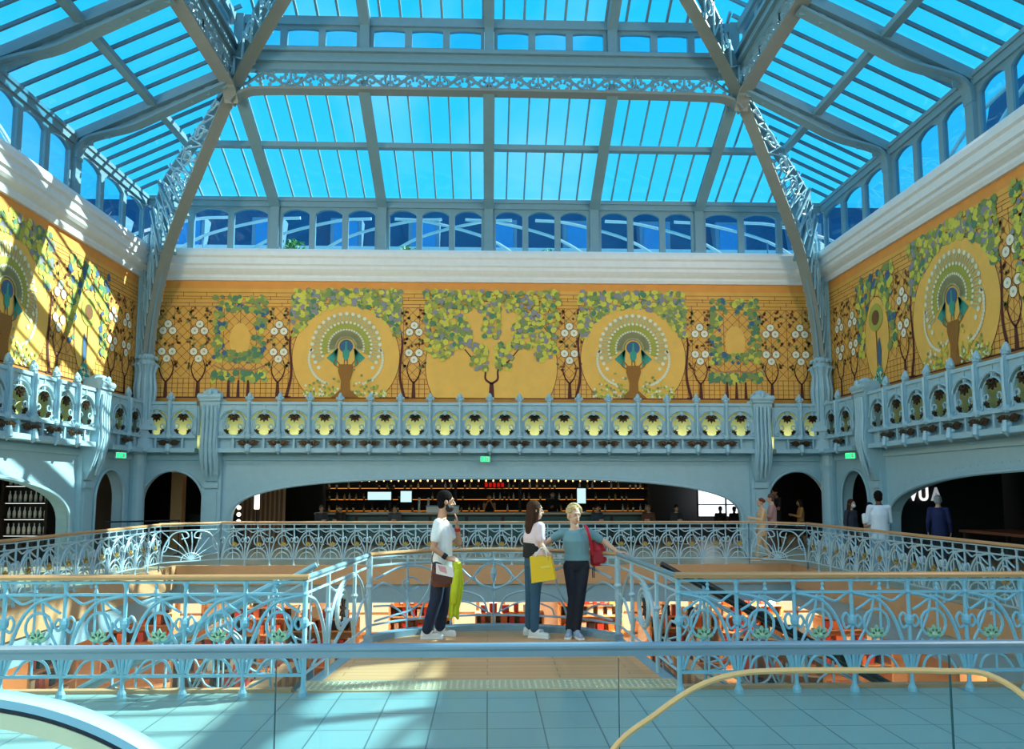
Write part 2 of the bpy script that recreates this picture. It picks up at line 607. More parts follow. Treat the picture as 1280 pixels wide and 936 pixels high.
def mural(nm, F, label, u0, u1, trees, wreaths, discs, great, birds_panel=()):
    root = thing(nm, label, 'mural')
    # ground
    p = Paint(F, .012)
    p.flat([(u0, 4.1), (u1, 4.1), (u1, 7.97), (u0, 7.97)], 'gold')
    p.flat([(u0, 7.74), (u1, 7.74), (u1, 7.97), (u0, 7.97)], 'band', .002)
    p.flat([(u0, 4.1), (u1, 4.1), (u1, 4.48), (u0, 4.48)], 'base', .002)
    p.flat([(u0, 4.47), (u1, 4.47), (u1, 4.51), (u0, 4.51)], 'trunk', .003)
    p.build('gold_ground', PM, root)
    # trellis lines
    p = Paint(F, .016)
    u = u0
    i = 0
    while u < u1:
        p.line(u, 4.5, u, 5.05, .016, 'line')
        if i % 3 == 0:
            p.line(u, 5.05, u, 7.2, .012, 'line')
        u += .16
        i += 1
    for z in (4.62, 4.76, 4.9, 5.05, 7.2, 7.3, 7.42, 7.5, 7.62):
        p.line(u0, z, u1, z, .014, 'line')
    u = u0
    i = 0
    while u < u1:
        k = i % 4
        p.line(u, 7.2 + .1 * k, u, 7.32 + .1 * k, .014, 'line')
        u += .17
        i += 1
    for i in range(int((u1 - u0) / .3)):
        a = u0 + i * .3
        z = 5.1
        while z < 7.1:
            p.line(a, z, a + .15, z + .15, .012, 'line')
            p.line(a + .15, z + .15, a + .3, z, .012, 'line')
            p.line(a, z + .3, a + .15, z + .15, .012, 'line')
            p.line(a + .15, z + .15, a + .3, z + .3, .012, 'line')
            z += .3
    p.build('trellis_lines', PM, root)
    # flowering trees
    for t in trees:
        p = Paint(F, .026)
        p.path([(t, 4.5), (t, 4.75), (t, 4.95)], .12, .07, 'trunk')
        for sx in (-1, 1):
            p.path([(t, 4.93), (t + sx * .13, 5.1), (t + sx * .2, 5.35), (t + sx * .14, 5.6)], .05, .02, 'trunk')
            for zz, uu in ((7.1, .22), (7.0, .3), (6.9, .16), (6.75, .3), (6.25, .22), (6.15, .3), (6.05, .12), (5.5, .3), (5.4, .24)):
                for q in range(3):
                    p.leaf(t + sx * (uu + random.uniform(-.07, .07)), zz + random.uniform(-.06, .06), .045, random.choice(('brown', 'line', 'moss')), .001)
        for zz, uu in ((6.66, 0), (6.46, -.14), (6.46, .14), (5.84, -.15), (5.84, .15), (5.63, 0)):
            p.disc(t + uu, zz, .125, 'brown', .0015, n=14)
            p.disc(t + uu, zz, .11, 'bloom', .003, n=14)
            p.disc(t + uu, zz, .035, 'sage', .004, n=8)
        p.build('flowering_tree', PM, root)
    # wreath columns
    for w in wreaths:
        p = Paint(F, .022)
        p.disc(w, 6.2, .3, 'disc', .001, rz=.5)
        canopy(p, lambda u, z: (abs(u - w) > .42 or z > 7.05 or z < 5.85), w - .75, w + .75, 5.55, 7.5, 320, .06, .11, ['lime', 'olive', 'moss', 'pine', 'moss', 'pine', 'moss', 'navy'])
        for sx in (-1, 1):
            p.path([(w, 5.35), (w + sx * .4, 5.3), (w + sx * .75, 5.45)], .05, .03, 'rose', .006)
        for uu in (-.28, 0, .28):
            p.line(w + uu, 4.5, w + uu, 5.0, .1, 'trunk', .004, .05)
        canopy(p, lambda u, z: True, w - .8, w + .8, 4.98, 5.25, 60, .08, .12, ['pine', 'pine', 'lime', 'olive', 'moss'])
        p.build('leaf_wreath', PM, root)
    # moon discs with a fan-tailed bird on an urn
    for (c, zc, r) in discs:
        p = Paint(F, .02)
        p.disc(c, zc, r + .02, 'line', 0, 4.5, 64)
        p.disc(c, zc, r, 'disc', .001, 4.5, 64)
        p.build('round_disc', PM, root)
        p = Paint(F, .024)

        def ins(u, z, c=c, zc=zc, r=r):
            q = math.hypot(u - c, z - zc)
            return q > r * .99 and z > 6.35 + .0 * abs(u - c)
        canopy(p, ins, c - 1.6, c + 1.6, 6.35, 7.72, 900)
        p.build('leaf_canopy', PM, root)
        p = Paint(F, .03)
        for sx in (-1, 1):
            p.path([(c + sx * (r + .15), 4.5), (c + sx * (r + .02), 5.2), (c + sx * (r + .08), 6.1), (c + sx * (r + .02), 6.5)], .09, .03, 'trunk')
            p.line(c + sx * (r + .02), 4.5, c + sx * (r + .3), 4.5, .06, 'trunk')
        p.build('slim_trunks', PM, root)
        # bird
        p = Paint(F, .034)
        b0 = zc + .3
        for (ro, ri, k, aa) in ((1.02, .72, 'sage', 118), (.75, .5, 'olive', 108), (.53, .26, 'sage', 100)):
            for i in range(45):
                a = rad(90 - aa + 2 * aa * i / 44)
                p.line(c + ri * math.sin(a - PI / 2 + PI / 2) if 0 else c + ri * math.cos(a), b0 + ri * math.sin(a), c + ro * math.cos(a), b0 + ro * math.sin(a), .035, k, 0, .06)
        for (rr, m, sz, k, aa) in ((1.0, 25, .055, 'pale', 128), (.74, 25, .04, 'pale', 112), (.52, 25, .032, 'pale', 105), (.3, 23, .02, 'sage', 100)):
            for i in range(m):
                a = rad(90 - aa + 2 * aa * i / (m - 1))
                p.disc(c + rr * math.cos(a), b0 + rr * math.sin(a), sz, k, .003, n=10)
        for sx in (-1, 1):
            for i in range(17):
                a = rad(20 - 92 * i / 16)
                p.disc(c + sx * (.28 + .8 * math.cos(a)), zc - .05 + .78 * math.sin(a), .045, 'pale', .003, n=8)
            for q in range(5):
                p.line(c + sx * .25, b0 - .05, c + sx * (.3 + .06 * q), b0 - .55 + .05 * q, .04, 'teal', .002, .07)
        p.disc(c, b0 + .02, .2, 'navy', .004, n=20)
        p.flat([(c - .1, b0 - .1), (c + .1, b0 - .1), (c + .09, b0 - .3), (c, b0 - .42), (c - .09, b0 - .3)], 'teal', .006)
        p.flat([(c - .045, b0 - .1), (c + .045, b0 - .1), (c + .02, b0 + .12), (c - .02, b0 + .12)], 'teal', .007)
        p.disc(c, b0 + .13, .035, 'teal', .008, n=10)
        for sx in (-1, 1):
            p.line(c + sx * .04, b0 - .35, c + sx * .05, b0 - .58, .02, 'brown', .005)
        p.build('fan_tailed_bird', PM, root)
        p = Paint(F, .044)
        zt = zc - .22
        p.flat([(c - .2, zt), (c + .2, zt), (c + .22, zt - .2), (c + .13, zt - .5), (c + .14, zt - .75), (c + .4, 4.5), (c - .4, 4.5), (c - .14, zt - .75), (c - .13, zt - .5), (c - .22, zt - .2)], 'urn')
        for sx in (-1, 1):
            p.path([(c + sx * .2, zt - .1), (c + sx * .34, zt), (c + sx * .3, zt + .12), (c + sx * .18, zt)], .03, .03, 'urn')
        p.build('tall_urn', PM, root)
        p = Paint(F, .04)
        for i in range(170):
            a = random.uniform(.2, 1.2)
            zz = 4.54 + random.random() * (.95 - .6 * (a - .2)) * random.random()
            p.leaf(c + random.choice((-1, 1)) * a, zz, .045, random.choice(('moss', 'olive', 'lime', 'pale')), .00003 * i)
        p.build('flower_bank', PM, root)
    # great central tree under a hanging canopy
    for c in great:
        p = Paint(F, .02)
        p.disc(c, 5.45, 1.97, 'line', 0, 4.5, 64)
        p.disc(c, 5.45, 1.95, 'disc', .001, 4.5, 64)
        p.build('round_disc', PM, root)
        p = Paint(F, .03)
        p.path([(c, 4.5), (c, 4.8), (c, 4.95)], .16, .1, 'trunk')
        for sx in (-1, 1):
            p.path([(c, 4.92), (c + sx * .18, 5.06), (c + sx * .2, 5.35), (c + sx * .5, 5.6), (c + sx * .8, 5.95)], .07, .03, 'trunk')
        p.build('tree_trunk', PM, root)
        p = Paint(F, .034)

        def gi(u, z):
            a = abs(u - c)
            if z > 6.75:
                return not (.25 < a < .8 and z < 7.1)
            if a > 1.15:
                return z > 5.6 + .5 * (abs(a - 1.45)) and a < 1.95
            if a < .6:
                return (5.3 < z < 6.1 and a > .12) or z > 6.3 and a < .25
            return z > 6.0
        canopy(p, gi, c - 2, c + 2, 5.25, 7.72, 1350)
        p.build('leaf_canopy', PM, root)
    # oval niche with a resting long-tailed bird (flank walls)
    for c in birds_panel:
        p = Paint(F, .022)
        p.disc(c, 5.75, .62, 'line', 0, 4.5, rz=1.12)
        p.disc(c, 5.75, .6, 'disc', .001, 4.5, rz=1.1)
        p.build('oval_disc', PM, root)
        p = Paint(F, .03)
        canopy(p, lambda u, z: ((u - c) / .66) ** 2 + ((z - 5.75) / 1.2) ** 2 > 1, c - .95, c + .95, 5.4, 7.5, 240, .08, .14, ['moss', 'pine', 'olive', 'lime', 'navy'])
        p.build('leaf_canopy', PM, root)
        p = Paint(F, .036)
        p.line(c, 5.0, c, 6.2, .04, 'brown')
        p.disc(c, 6.3, .36, 'olive', .002, n=18)
        p.disc(c, 6.3, .2, 'brown', .003, n=14)
        p.flat([(c - .16, 5.75), (c - .05, 5.6), (c - .02, 5.1), (c - .18, 4.95), (c - .22, 5.4)], 'navy', .004)
        p.flat([(c - .2, 4.98), (c, 4.98), (c + .3, 4.55), (c - .36, 4.55)], 'teal', .004)
        for i in range(14):
            p.disc(c + random.uniform(-.3, .22), random.uniform(4.6, 4.85), .045, 'pale', .006, n=8)
        p.build('long_tailed_bird', PM, root)
    return root


mural('wall_painting', F_back, 'golden painted frieze facing the viewer, with a dark tree between two fan-tailed birds', -HX, HX,
      [-9.42, -8.5, -6.18, -2.2, 2.42, 6.35, 8.5, 9.4], [-7.32, 7.42], [(-4.2, 5.7, 1.57), (4.33, 5.7, 1.57)], [.1])
SIDE = dict(trees=[WY - .95, WY - 1.75, WY - 4.35, WY - 8.3, WY - 9.2, WY - 12.5], wreaths=[], discs=[(WY - 6.35, 5.7, 1.57)], great=[WY - 10.4], birds_panel=[WY - 3.05])
mural('wall_painting', F_left, 'golden painted frieze on the left wall, crossed by bright stripes of sun', -2, WY, **SIDE)
mural('wall_painting', F_right, 'golden painted frieze on the right wall, wholly in shade', -2, WY, **SIDE)
# ------------------------------------------------------------------ ironwork balcony front
MW = .885           # one arched panel


def panel_mesh(w):
    b = MB()
    y0, y1 = -.38, -.32
    zc, N = 3.66, 48
    H0, H1 = 3.34, 4.24

    def rect(a):
        c, s = math.cos(a), math.sin(a)
        t = 9.
        if abs(c) > 1e-6:
            t = min(t, (w / 2) / abs(c))
        if s > 1e-6:
            t = min(t, (H1 - zc) / s)
        if s < -1e-6:
            t = min(t, (zc - H0) / -s)
        return t

    def ring(a0, a1, r0, r1):
        q = []
        for (a, r) in ((a0, r0), (a1, r0), (a1, r1), (a0, r1)):
            rr = r(a) if callable(r) else min(r, rect(a))
            q.append((rr * math.cos(a), y0, zc + rr * math.sin(a) * 1.0))
        b.poly(q, (0, y1 - y0, 0))
    for i in range(N):
        a0, a1 = 2 * PI * i / N, 2 * PI * (i + 1) / N
        am = math.degrees((a0 + a1) / 2)
        hole = lambda a: .29 if math.sin(a) > -.2 else min(.29, rect(a) - .02)
        ring(a0, a1, hole, .345)
        slot = 22 < am < 80 or 100 < am < 158
        if not slot:
            ring(a0, a1, .345, .43)
        ring(a0, a1, .43, rect)
    # raised rings and spoke
    b.tube([(.32 * math.cos(t), y0 - .01, zc + .32 * math.sin(t)) for t in [2 * PI * k / 24 for k in range(24)]], .022, 5, closed=True)
    b.tube([(.44 * math.cos(rad(t)), y0 - .015, zc + .44 * math.sin(rad(t))) for t in range(0, 181, 12)], .026, 5)
    b.box(-.03, .03, y0 - .02, y0, 3.98, 4.24)
    # side scrolls inside the ring
    for s in (-1, 1):
        b.tube([(s * (.19 + .075 * math.cos(rad(t)) * (1 - t / 700)), y0 - .01, 3.6 + .075 * math.sin(rad(t)) * (1 - t / 700)) for t in range(-90, 300, 26)], .02, 5)
        b.tube([(s * (.36 + .05 * math.cos(rad(t))), y0 - .015, 3.41 + .05 * math.sin(rad(t))) for t in range(0, 360, 30)], .016, 5, closed=True)
    # plinth band, top and bottom rails
    b.box(-w / 2, w / 2, -.42, -.28, 4.24, 4.32)
    b.box(-w / 2, w / 2, -.44, -.28, 3.27, 3.34)
    b.box(-w / 2, w / 2, -.3, -.27, 2.98, 3.27)
    b.box(-w / 2, w / 2, -.46, -.02, 2.86, 2.98)
    b.box(-.03, .03, -.41, -.36, 2.98, 3.27)
    return b.mesh('balcony_panel', M['paint'])


def leaf_orn(b, x, y, z, ang, L, w):
    """pointed leaf lying against the ironwork"""
    c, s = math.cos(ang), math.sin(ang)
    pts = [(0, 0), (.3, w), (.6, w * .9), (1, 0), (.6, -w * .9), (.3, -w)]
    P = [(x + L * (u * c) - L * v * s, y, z + L * (u * s) + L * v * c) for u, v in pts]
    b.poly(P, (0, .03, 0))
    b.ball((x + .35 * L * c, y, z + .35 * L * s), L * .16, .025, L * .16, 6)


def bronze_mesh():
    b = MB()
    for a in (200, 235, 270, 305, 340, 180, 0):
        leaf_orn(b, 0, -.41, 3.93, rad(a), .2 if a not in (0, 180) else .16, .26)
    for s in (-1, 1):
        for a in (100, 150, 60, 200):
            leaf_orn(b, s * .22, -.41, 3.44, rad(a if s > 0 else 180 - a), .11, .3)
    return b.mesh('bronze_leaf', M['bronze'])


def spray_mesh():
    b = MB()
    for s in (-1, 1):
        for a, L in ((8, .3), (-8, .26), (30, .18), (-30, .16)):
            leaf_orn(b, s * .04, -.43, 3.13, rad(a) if s > 0 else PI - rad(a), L, .2)
    b.ball((0, -.44, 3.15), .05, .03, .05, 8)
    return b.mesh('bronze_spray', M['bronze'])


def post_mesh():
    b = MB()
    b.box(-.045, .045, -.45, -.3, 3.3, 4.34)
    b.tube([(0, -.46, 3.34), (0, -.475, 3.8), (0, -.47, 4.3)], [.05, .035, .045], 6)
    b.ball((0, -.44, 3.32), .1, .07, .09, 8)
    for s in (-1, 1):
        b.ball((s * .055, -.43, 3.03), .05, .05, .05, 8)
    b.box(-.06, .06, -.5, -.3, 2.88, 3.06)
    b.tube([(0, -.48, 3.1), (0, -.5, 2.9), (0, -.44, 2.8)], [.05, .07, .02], 6)
    return b.mesh('balcony_post', M['paint'])


def finial_mesh():
    b = MB()
    b.box(-.05, .05, -.44, -.32, 4.32, 4.44)
    b.lathe([(.06, 4.34), (.095, 4.37), (.06, 4.42), (.075, 4.48), (.05, 4.55), (.012, 4.6)], (0, -.38, 0), 8)
    for s in (-1, 1):
        b.ball((s * .085, -.4, 4.43), .042, .05, .05, 8)
    b.ball((0, -.44, 4.46), .035, .03, .06, 6)
    return b.mesh('finial', M['paint'])


PANEL = panel_mesh(MW)
BRZ, SPR, PST, FIN = bronze_mesh(), spray_mesh(), post_mesh(), finial_mesh()


def balcony(label, origin, rz, length, n):
    """a stretch of balcony between two pilasters; local x along the wall, -y into the hall"""
    root = thing('iron_balcony', label, 'balcony', origin, rz)
    w = length / n
    for i in range(n):
        x = -length / 2 + w * (i + .5)
        p = link('arched_panel', PANEL, root)
        p.location.x = x
        p.scale.x = w / MW
        q = link('bronze_leaf', BRZ, p)
        if i < n - 1:
            t = link('post', PST, root)
            t.location.x = x + w / 2
            link('finial', FIN, t)
            link('bronze_spray', SPR, t)
    return root


balcony('long pale blue iron balcony facing the viewer, under the great dark painted tree', (0.05, WY, 0), 0, 15.55, 18)
balcony('short iron balcony with two arches on the back wall, left of the left scrolled pilaster', (-9.1, WY, 0), 0, 1.5, 2)
balcony('short iron balcony with two arches on the back wall, right of the right scrolled pilaster', (9.15, WY, 0), 0, 1.5, 2)
balcony('long iron balcony on the left wall, glaring in the sun', (-HX, 11.45, 0), PI / 2, 15.9, 18)
balcony('short shaded iron balcony in the left corner of the hall', (-HX, 21.15, 0), PI / 2, 1.75, 2)
balcony('long iron balcony on the right wall, in shade', (HX, 11.45, 0), -PI / 2, 15.9, 18)
balcony('short iron balcony in the right corner of the hall', (HX, 21.15, 0), -PI / 2, 1.75, 2)


def pilaster(label, origin, rz):
    root = thing('scrolled_pilaster', label, 'pilaster', origin, rz)
    b = MB()
    b.box(-.27, .27, -.14, 0, 0, 2.86)
    b.box(-.32, .32, -.18, 0, 0, .35)
    b.box(-.17, .17, -.18, -.14, .5, 1.75)
    b.box(-.2, .2, -.2, -.14, 1.85, 2.0)
    b.build('shaft', M['paint'], root)
    b = MB()
    secs = [(2.05, .17, .2), (2.25, .22, .3), (2.6, .25, .42), (2.9, .26, .5), (3.2, .24, .5), (3.6, .22, .46), (4.0, .24, .46), (4.25, .28, .5), (4.35, .28, .5)]
    for (z0, w0, d0), (z1, w1, d1) in zip(secs, secs[1:]):
        b.add([(-w0, 0, z0), (w0, 0, z0), (w0, -d0, z0), (-w0, -d0, z0), (-w1, 0, z1), (w1, 0, z1), (w1, -d1, z1), (-w1, -d1, z1)],
              [(3, 2, 1, 0), (4, 5, 6, 7), (0, 1, 5, 4), (1, 2, 6, 5), (2, 3, 7, 6), (3, 0, 4, 7)])
    b.build('console', M['paint'], root)
    for x in (-.17, -.06, .06, .17):      # hanging folds
        b = MB()
        z0 = 2.5 - .22 * (abs(x) < .1)
        b.tube([(x, -.36, z0 - .12), (x, -.47, z0 + .3), (x, -.53, 3.1), (x, -.49, 3.7), (x, -.5, 4.2)], [.02, .05, .045, .04, .055], 6)
        b.build('fluted_fold', M['paint'], root)
    for x in (-.36, .36):
        b = MB()
        b.tube([(x, -.3, 3.35), (x, -.33, 4.2)], .05, 6)
        b.tube([(x + .05 * math.copysign(1, x), -.3, 3.35), (x + .05 * math.copysign(1, x), -.33, 4.1)], .03, 6)
        b.build('side_rib', M['paint'], root)
    b = MB()
    b.box(-.3, .3, -.55, 0, 4.33, 4.42)
    b.tube([(-.33, -.5, 4.46), (.33, -.5, 4.46)], .09, 10)
    b.tube([(-.36, -.5, 4.46), (.36, -.5, 4.46)], .045, 8)
    b.box(-.2, .2, -.5, 0, 4.4, 4.62)
    b.lathe([(.2, 4.55), (.22, 4.6), (.16, 4.68), (.06, 4.72)], (0, -.3, 0), 10)
    b.ball((0, -.55, 4.55), .08, .06, .12, 8)
    b.build('scroll_capital', M['paint'], root)
    return root


pilaster('pale blue scrolled pilaster on the back wall, left of the wide bar arch', (-7.95, WY, 0), 0)
pilaster('pale blue scrolled pilaster on the back wall, right of the wide bar arch', (8.02, WY, 0), 0)
pilaster('blue scrolled pilaster on the left wall, lit by the sun', (-HX, 19.7, 0), PI / 2)
pilaster('blue scrolled pilaster on the right wall, above the person in the white shirt', (HX, 19.7, 0), -PI / 2)


def corner_pier(label, sx):
    """foot of the diagonal arch: column and leafy capital in the corner"""
    root = thing('corner_column', label, 'column', (sx * (HX - .02), WY - .02, 0), 0)
    b = MB()
    b.lathe([(.34, 0), (.34, .3), (.24, .36), (.22, 2.3), (.26, 2.5), (.24, 2.8), (.34, 3.0)], (-sx * .1, -.1, 0), 16)
    b.build('shaft', M['paint'], root)
    b = MB()
    b.box(-.26, .26, -.26, .26, 2.9, 3.05)
    b.box(-.21, .21, -.21, .21, 3.05, 3.5)
    b.box(-.28, .28, -.28, .28, 3.5, 3.62)
    b.box(-.22, .22, -.22, .22, 3.62, 4.4)
    rot = Matrix.Rotation(PI / 4, 4, 'Z')
    b.v = [tuple(rot @ V(p) + V((-sx * .3, -.3, 0))) for p in b.v]
    b.build('console', M['paint'], root)
    b = MB()
    c = V((-sx * .32, -.32, 0))
    b.lathe([(.2, 3.7), (.22, 4.3), (.24, 4.7), (.2, 5.1), (.26, 5.4), (.22, 5.5), (.26, 5.62), (.16, 5.7)], c, 12)
    for k in range(10):
        a = 2 * PI * k / 10
        dx, dy = math.cos(a), math.sin(a)
        b.tube([c + V((dx * .22, dy * .22, 3.8)), c + V((dx * .27, dy * .27, 4.7)), c + V((dx * .22, dy * .22, 5.15)), c + V((dx * .3, dy * .3, 5.42)), c + V((dx * .37, dy * .37, 5.34))], [.025, .06, .04, .05, .02], 6)
        b.ball(c + V((dx * .27, dy * .27, 5.58)), .055, n=6)
    b.build('leafy_capital', M['paint'], root)
    b = MB()
    x0, x1 = sorted((0, -sx * .34))
    b.box(x0, x1, -.34, 0, 3.0, 7.98)
    b.build('upper_shaft', M['paint'], root)
    # floodlight box on the cornice
    f = thing('floodlight', 'small grey louvred floodlight on the cornice in the %s corner' % ('left' if sx < 0 else 'right'), 'lamp', (sx * (HX - .28), WY - .3, 8.85), sx * PI / 4 * 1.0)
    b = MB()
    b.box(-.17, .17, -.1, .1, .08, .34)
    b.box(-.2, .2, -.13, -.1, .06, .36)
    b.build('housing', M['steel'], f)
    b = MB()
    for i in range(5):
        b.box(-.15, .15, -.15, -.11, .1 + i * .05, .125 + i * .05)
    b.build('louvre', M['white'], f)
    b = MB()
    b.box(-.03, .03, -.03, .03, 0, .1)
    b.build('bracket', M['steel'], f)


corner_pier('blue corner column with a leafy capital under the left arch', -1)
corner_pier('blue corner column with a leafy capital under the right arch', 1)

# ------------------------------------------------------------------ exit signs
M['exitgreen'] = emis('exit_green', (40, 220, 130), 1.6)


def exit_sign(label, loc, rz):
    s = thing('exit_sign', label, 'exit sign', loc, rz)
    b = MB()
    b.box(-.14, .14, -.03, .03, -.08, .08)
    b.build('case', M['white'], s)
    b = MB()
    b.box(-.13, .13, -.036, -.03, -.07, .07)
    b.build('lit_face', M['exitgreen'], s)
    b = MB()     # running figure, door and arrow
    b.ball((-.02, -.038, .04), .012, .003, .012, 6)
    b.beam((-.02, -.038, .025), (-.03, -.038, -.01), .014, .004, (0, 1, 0))
    b.beam((-.03, -.038, -.01), (-.055, -.038, -.04), .01, .004, (0, 1, 0))
    b.beam((-.03, -.038, -.01), (-.005, -.038, -.035), .01, .004, (0, 1, 0))
    b.box(.04, .09, -.04, -.037, -.05, .05)
    b.build('pictogram', M['white'], s)
    b = MB()
    b.box(-.01, .01, -.01, .01, .08, .22)
    b.build('hanger', M['steel'], s)


exit_sign('green lit exit sign hanging under the balcony above the bar arch', (-.08, WY - .35, 2.68), 0)
exit_sign('green lit exit sign in the left corner of the hall', (-HX + .35, 20.95, 2.72), PI / 2 - .7)
exit_sign('green lit exit sign in the right corner of the hall', (HX - .35, 20.6, 2.72), -PI / 2 + .7)
# ------------------------------------------------------------------ clerestory windows
IX, IY = 6.55, 18.95          # inner rectangle of the roof
EZ, RZ = 10.55, 12.3          # eaves and top of the lower slope
wcount = [0]


def window(F, ua, ub, z0, z1, d=0.0, arch=.14, mtl='steel'):
    wcount[0] += 1
    b = MB()
    t = .09
    ext = F(0, -.12, 0) - F(0, 0, 0)

    def q(a, c, e, f):
        b.poly([F(a, d, e), F(c, d, e), F(c, d, f), F(a, d, f)], ext)
    q(ua, ua + t, z0, z1)
    q(ub - t, ub, z0, z1)
    q(ua + t, ub - t, z0, z0 + .08)
    N = 10
    us = [ua + t + (ub - ua - 2 * t) * i / N for i in range(N + 1)]
    zz = [z1 - .06 - arch * (abs(2 * (u - (ua + ub) / 2) / (ub - ua - 2 * t)) ** 2.5) for u in us]
    for i in range(N):
        b.poly([F(us[i], d, zz[i]), F(us[i + 1], d, zz[i + 1]), F(us[i + 1], d, z1), F(us[i], d, z1)], ext)
    fr = b.build('window_%d' % wcount[0], M[mtl])
    tag(fr, kind='structure')
    b = MB()
    b.poly([F(ua + t, d - .05, z0 + .08), F(ub - t, d - .05, z0 + .08), F(ub - t, d - .05, z1 - .06), F(ua + t, d - .05, z1 - .06)], F(0, -.01, 0) - F(0, 0, 0))
    b.build('pane', M['winglass'], fr)


def window_row(F, stops, z0, z1, n, d=0., arch=.14):
    for a, c in zip(stops, stops[1:]):
        k = n if abs(c - a) < 3.5 else n + (1 if abs(c - a) > 4.2 else 0)
        w = (c - a - .26) / k
        for i in range(k):
            window(F, a + .13 + w * i, a + .13 + w * (i + 1), z0, z1, d, arch)


ROOF = structure('ceiling')
BX = [-HX, -6.4, -3.2, 0, 3.2, 6.4, HX]
SY = [WY, 18.6, 15.2, 12.0, 8.8, 5.6]
SYALL = SY + [2.4, -.8, -4.0, YF]
window_row(F_back, BX, 8.85, 10.25, 3)
window_row(F_left, SY[::-1], 8.85, 10.25, 3)
window_row(F_right, SY[::-1], 8.85, 10.25, 3)
# posts between bays, eaves beam
for F, stops in ((F_back, BX[1:-1]), (F_left, SYALL[1:-1]), (F_right, SYALL[1:-1])):
    for u in stops:
        b = MB()
        e = F(0, -.2, 0) - F(0, 0, 0)
        b.poly([F(u - .13, .1, 8.85), F(u + .13, .1, 8.85), F(u + .13, .1, 10.45), F(u - .13, .1, 10.45)], F(0, -.28, 0) - F(0, 0, 0))
        b.poly([F(u - .17, .13, 8.85), F(u + .17, .13, 8.85), F(u + .17, .13, 9.0), F(u - .17, .13, 9.0)], F(0, -.3, 0) - F(0, 0, 0))
        b.build('bay_post', M['steel'], ROOF)
for F, a, c in ((F_back, -HX, HX), (F_left, YF, WY), (F_right, YF, WY)):
    b = MB()
    b.poly([F(a, .06, 10.25), F(c, .06, 10.25), F(c, .06, EZ), F(a, .06, EZ)], F(0, -.25, 0) - F(0, 0, 0))
    b.poly([F(a, .1, 10.42), F(c, .1, 10.42), F(c, .1, 10.5), F(a, .1, 10.5)], F(0, -.1, 0) - F(0, 0, 0))
    b.build('eaves_beam', M['steel'], ROOF)

# ------------------------------------------------------------------ lower slope: back panel and flanks
DEPTH = HX - IX                       # horizontal run of the slope
SL = (RZ - EZ) / DEPTH


def slope_pt(F, u, d, up=0.):
    return F(u, d, EZ + d * SL + up)


for F, stops, flank in ((F_back, BX, False), (F_left, SYALL, True), (F_right, SYALL, True)):
    U = sorted(stops)
    lo, hi = U[0], U[-1]

    def dmax(u, F=F, flank=flank):
        """how far up the slope a line at u runs before the hip"""
        if flank:
            return min(DEPTH, max(0., WY - u))
        return min(DEPTH, max(0., HX - abs(u)))
    for a, c in zip(U, U[1:]):
        # glass sheet of the bay
        b = MB()
        pts = [slope_pt(F, a, 0, .06), slope_pt(F, c, 0, .06)]
        if flank and c > IY:
            pts += [slope_pt(F, IY, DEPTH, .06), slope_pt(F, a, DEPTH, .06)]
        elif not flank and a < -6.5:
            pts += [slope_pt(F, c, DEPTH, .06), slope_pt(F, -IX, DEPTH, .06)]
        elif not flank and c > 6.5:
            pts += [slope_pt(F, IX, DEPTH, .06), slope_pt(F, a, DEPTH, .06)]
        else:
            pts += [slope_pt(F, c, DEPTH, .06), slope_pt(F, a, DEPTH, .06)]
        b.poly(pts, (0, 0, .012))
        b.build('roof_pane', M['roofglass'], ROOF)
        # glazing bars
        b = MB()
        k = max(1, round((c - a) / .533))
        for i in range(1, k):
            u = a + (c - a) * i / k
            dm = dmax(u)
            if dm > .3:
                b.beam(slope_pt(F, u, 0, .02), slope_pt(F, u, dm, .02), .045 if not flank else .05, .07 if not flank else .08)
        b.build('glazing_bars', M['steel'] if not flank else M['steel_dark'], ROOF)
        # purlin
        b = MB()
        dd = 1.87
        a2, c2 = a, c
        if flank:
            c2 = min(c, WY - dd)
        else:
            a2, c2 = max(a, -HX + dd), min(c, HX - dd)
        if c2 > a2:
            b.beam(slope_pt(F, a2, dd, -.12), slope_pt(F, c2, dd, -.12), .2, .14)
            b.build('purlin', M['steel'], ROOF)
    # rafters
    for u in U[1:-1]:
        b = MB()
        if not flank:
            b.beam(slope_pt(F, u, -.02, -.17), slope_pt(F, u, DEPTH, -.17), .12, .3)
            b.beam(slope_pt(F, u, -.02, -.33), slope_pt(F, u, DEPTH, -.33), .3, .05)
            b.beam(slope_pt(F, u, -.02, -.04), slope_pt(F, u, DEPTH, -.04), .2, .05)
        else:
            # trussed rafter: two chords, slotted web and a curved knee at the wall
            b.beam(slope_pt(F, u, .0, -.1), slope_pt(F, u, DEPTH, -.1), .3, .22)
            pts = [F(u, .08, 9.9), F(u, .12, 10.2), F(u, .3, 10.42), F(u, .7, 10.56)] + [slope_pt(F, u, d, -.5 + .12 * (d / DEPTH)) for d in (1.4, 2.2, 3.0, DEPTH)]
            pts = spline(pts, 4)
            b.strip(pts, .3, .06, side=F(1, 0, 0) - F(0, 0, 0))
            for i in range(9):
                d = .35 + i * .4
                b.beam(slope_pt(F, u, d, -.45), slope_pt(F, u, d, -.1), .03, .14, F(0, 1, 0) - F(0, 0, 0))
            b.beam(slope_pt(F, u, .2, -.3), slope_pt(F, u, DEPTH, -.3), .04, .1)
        b.build('rafter', M['steel'], ROOF)

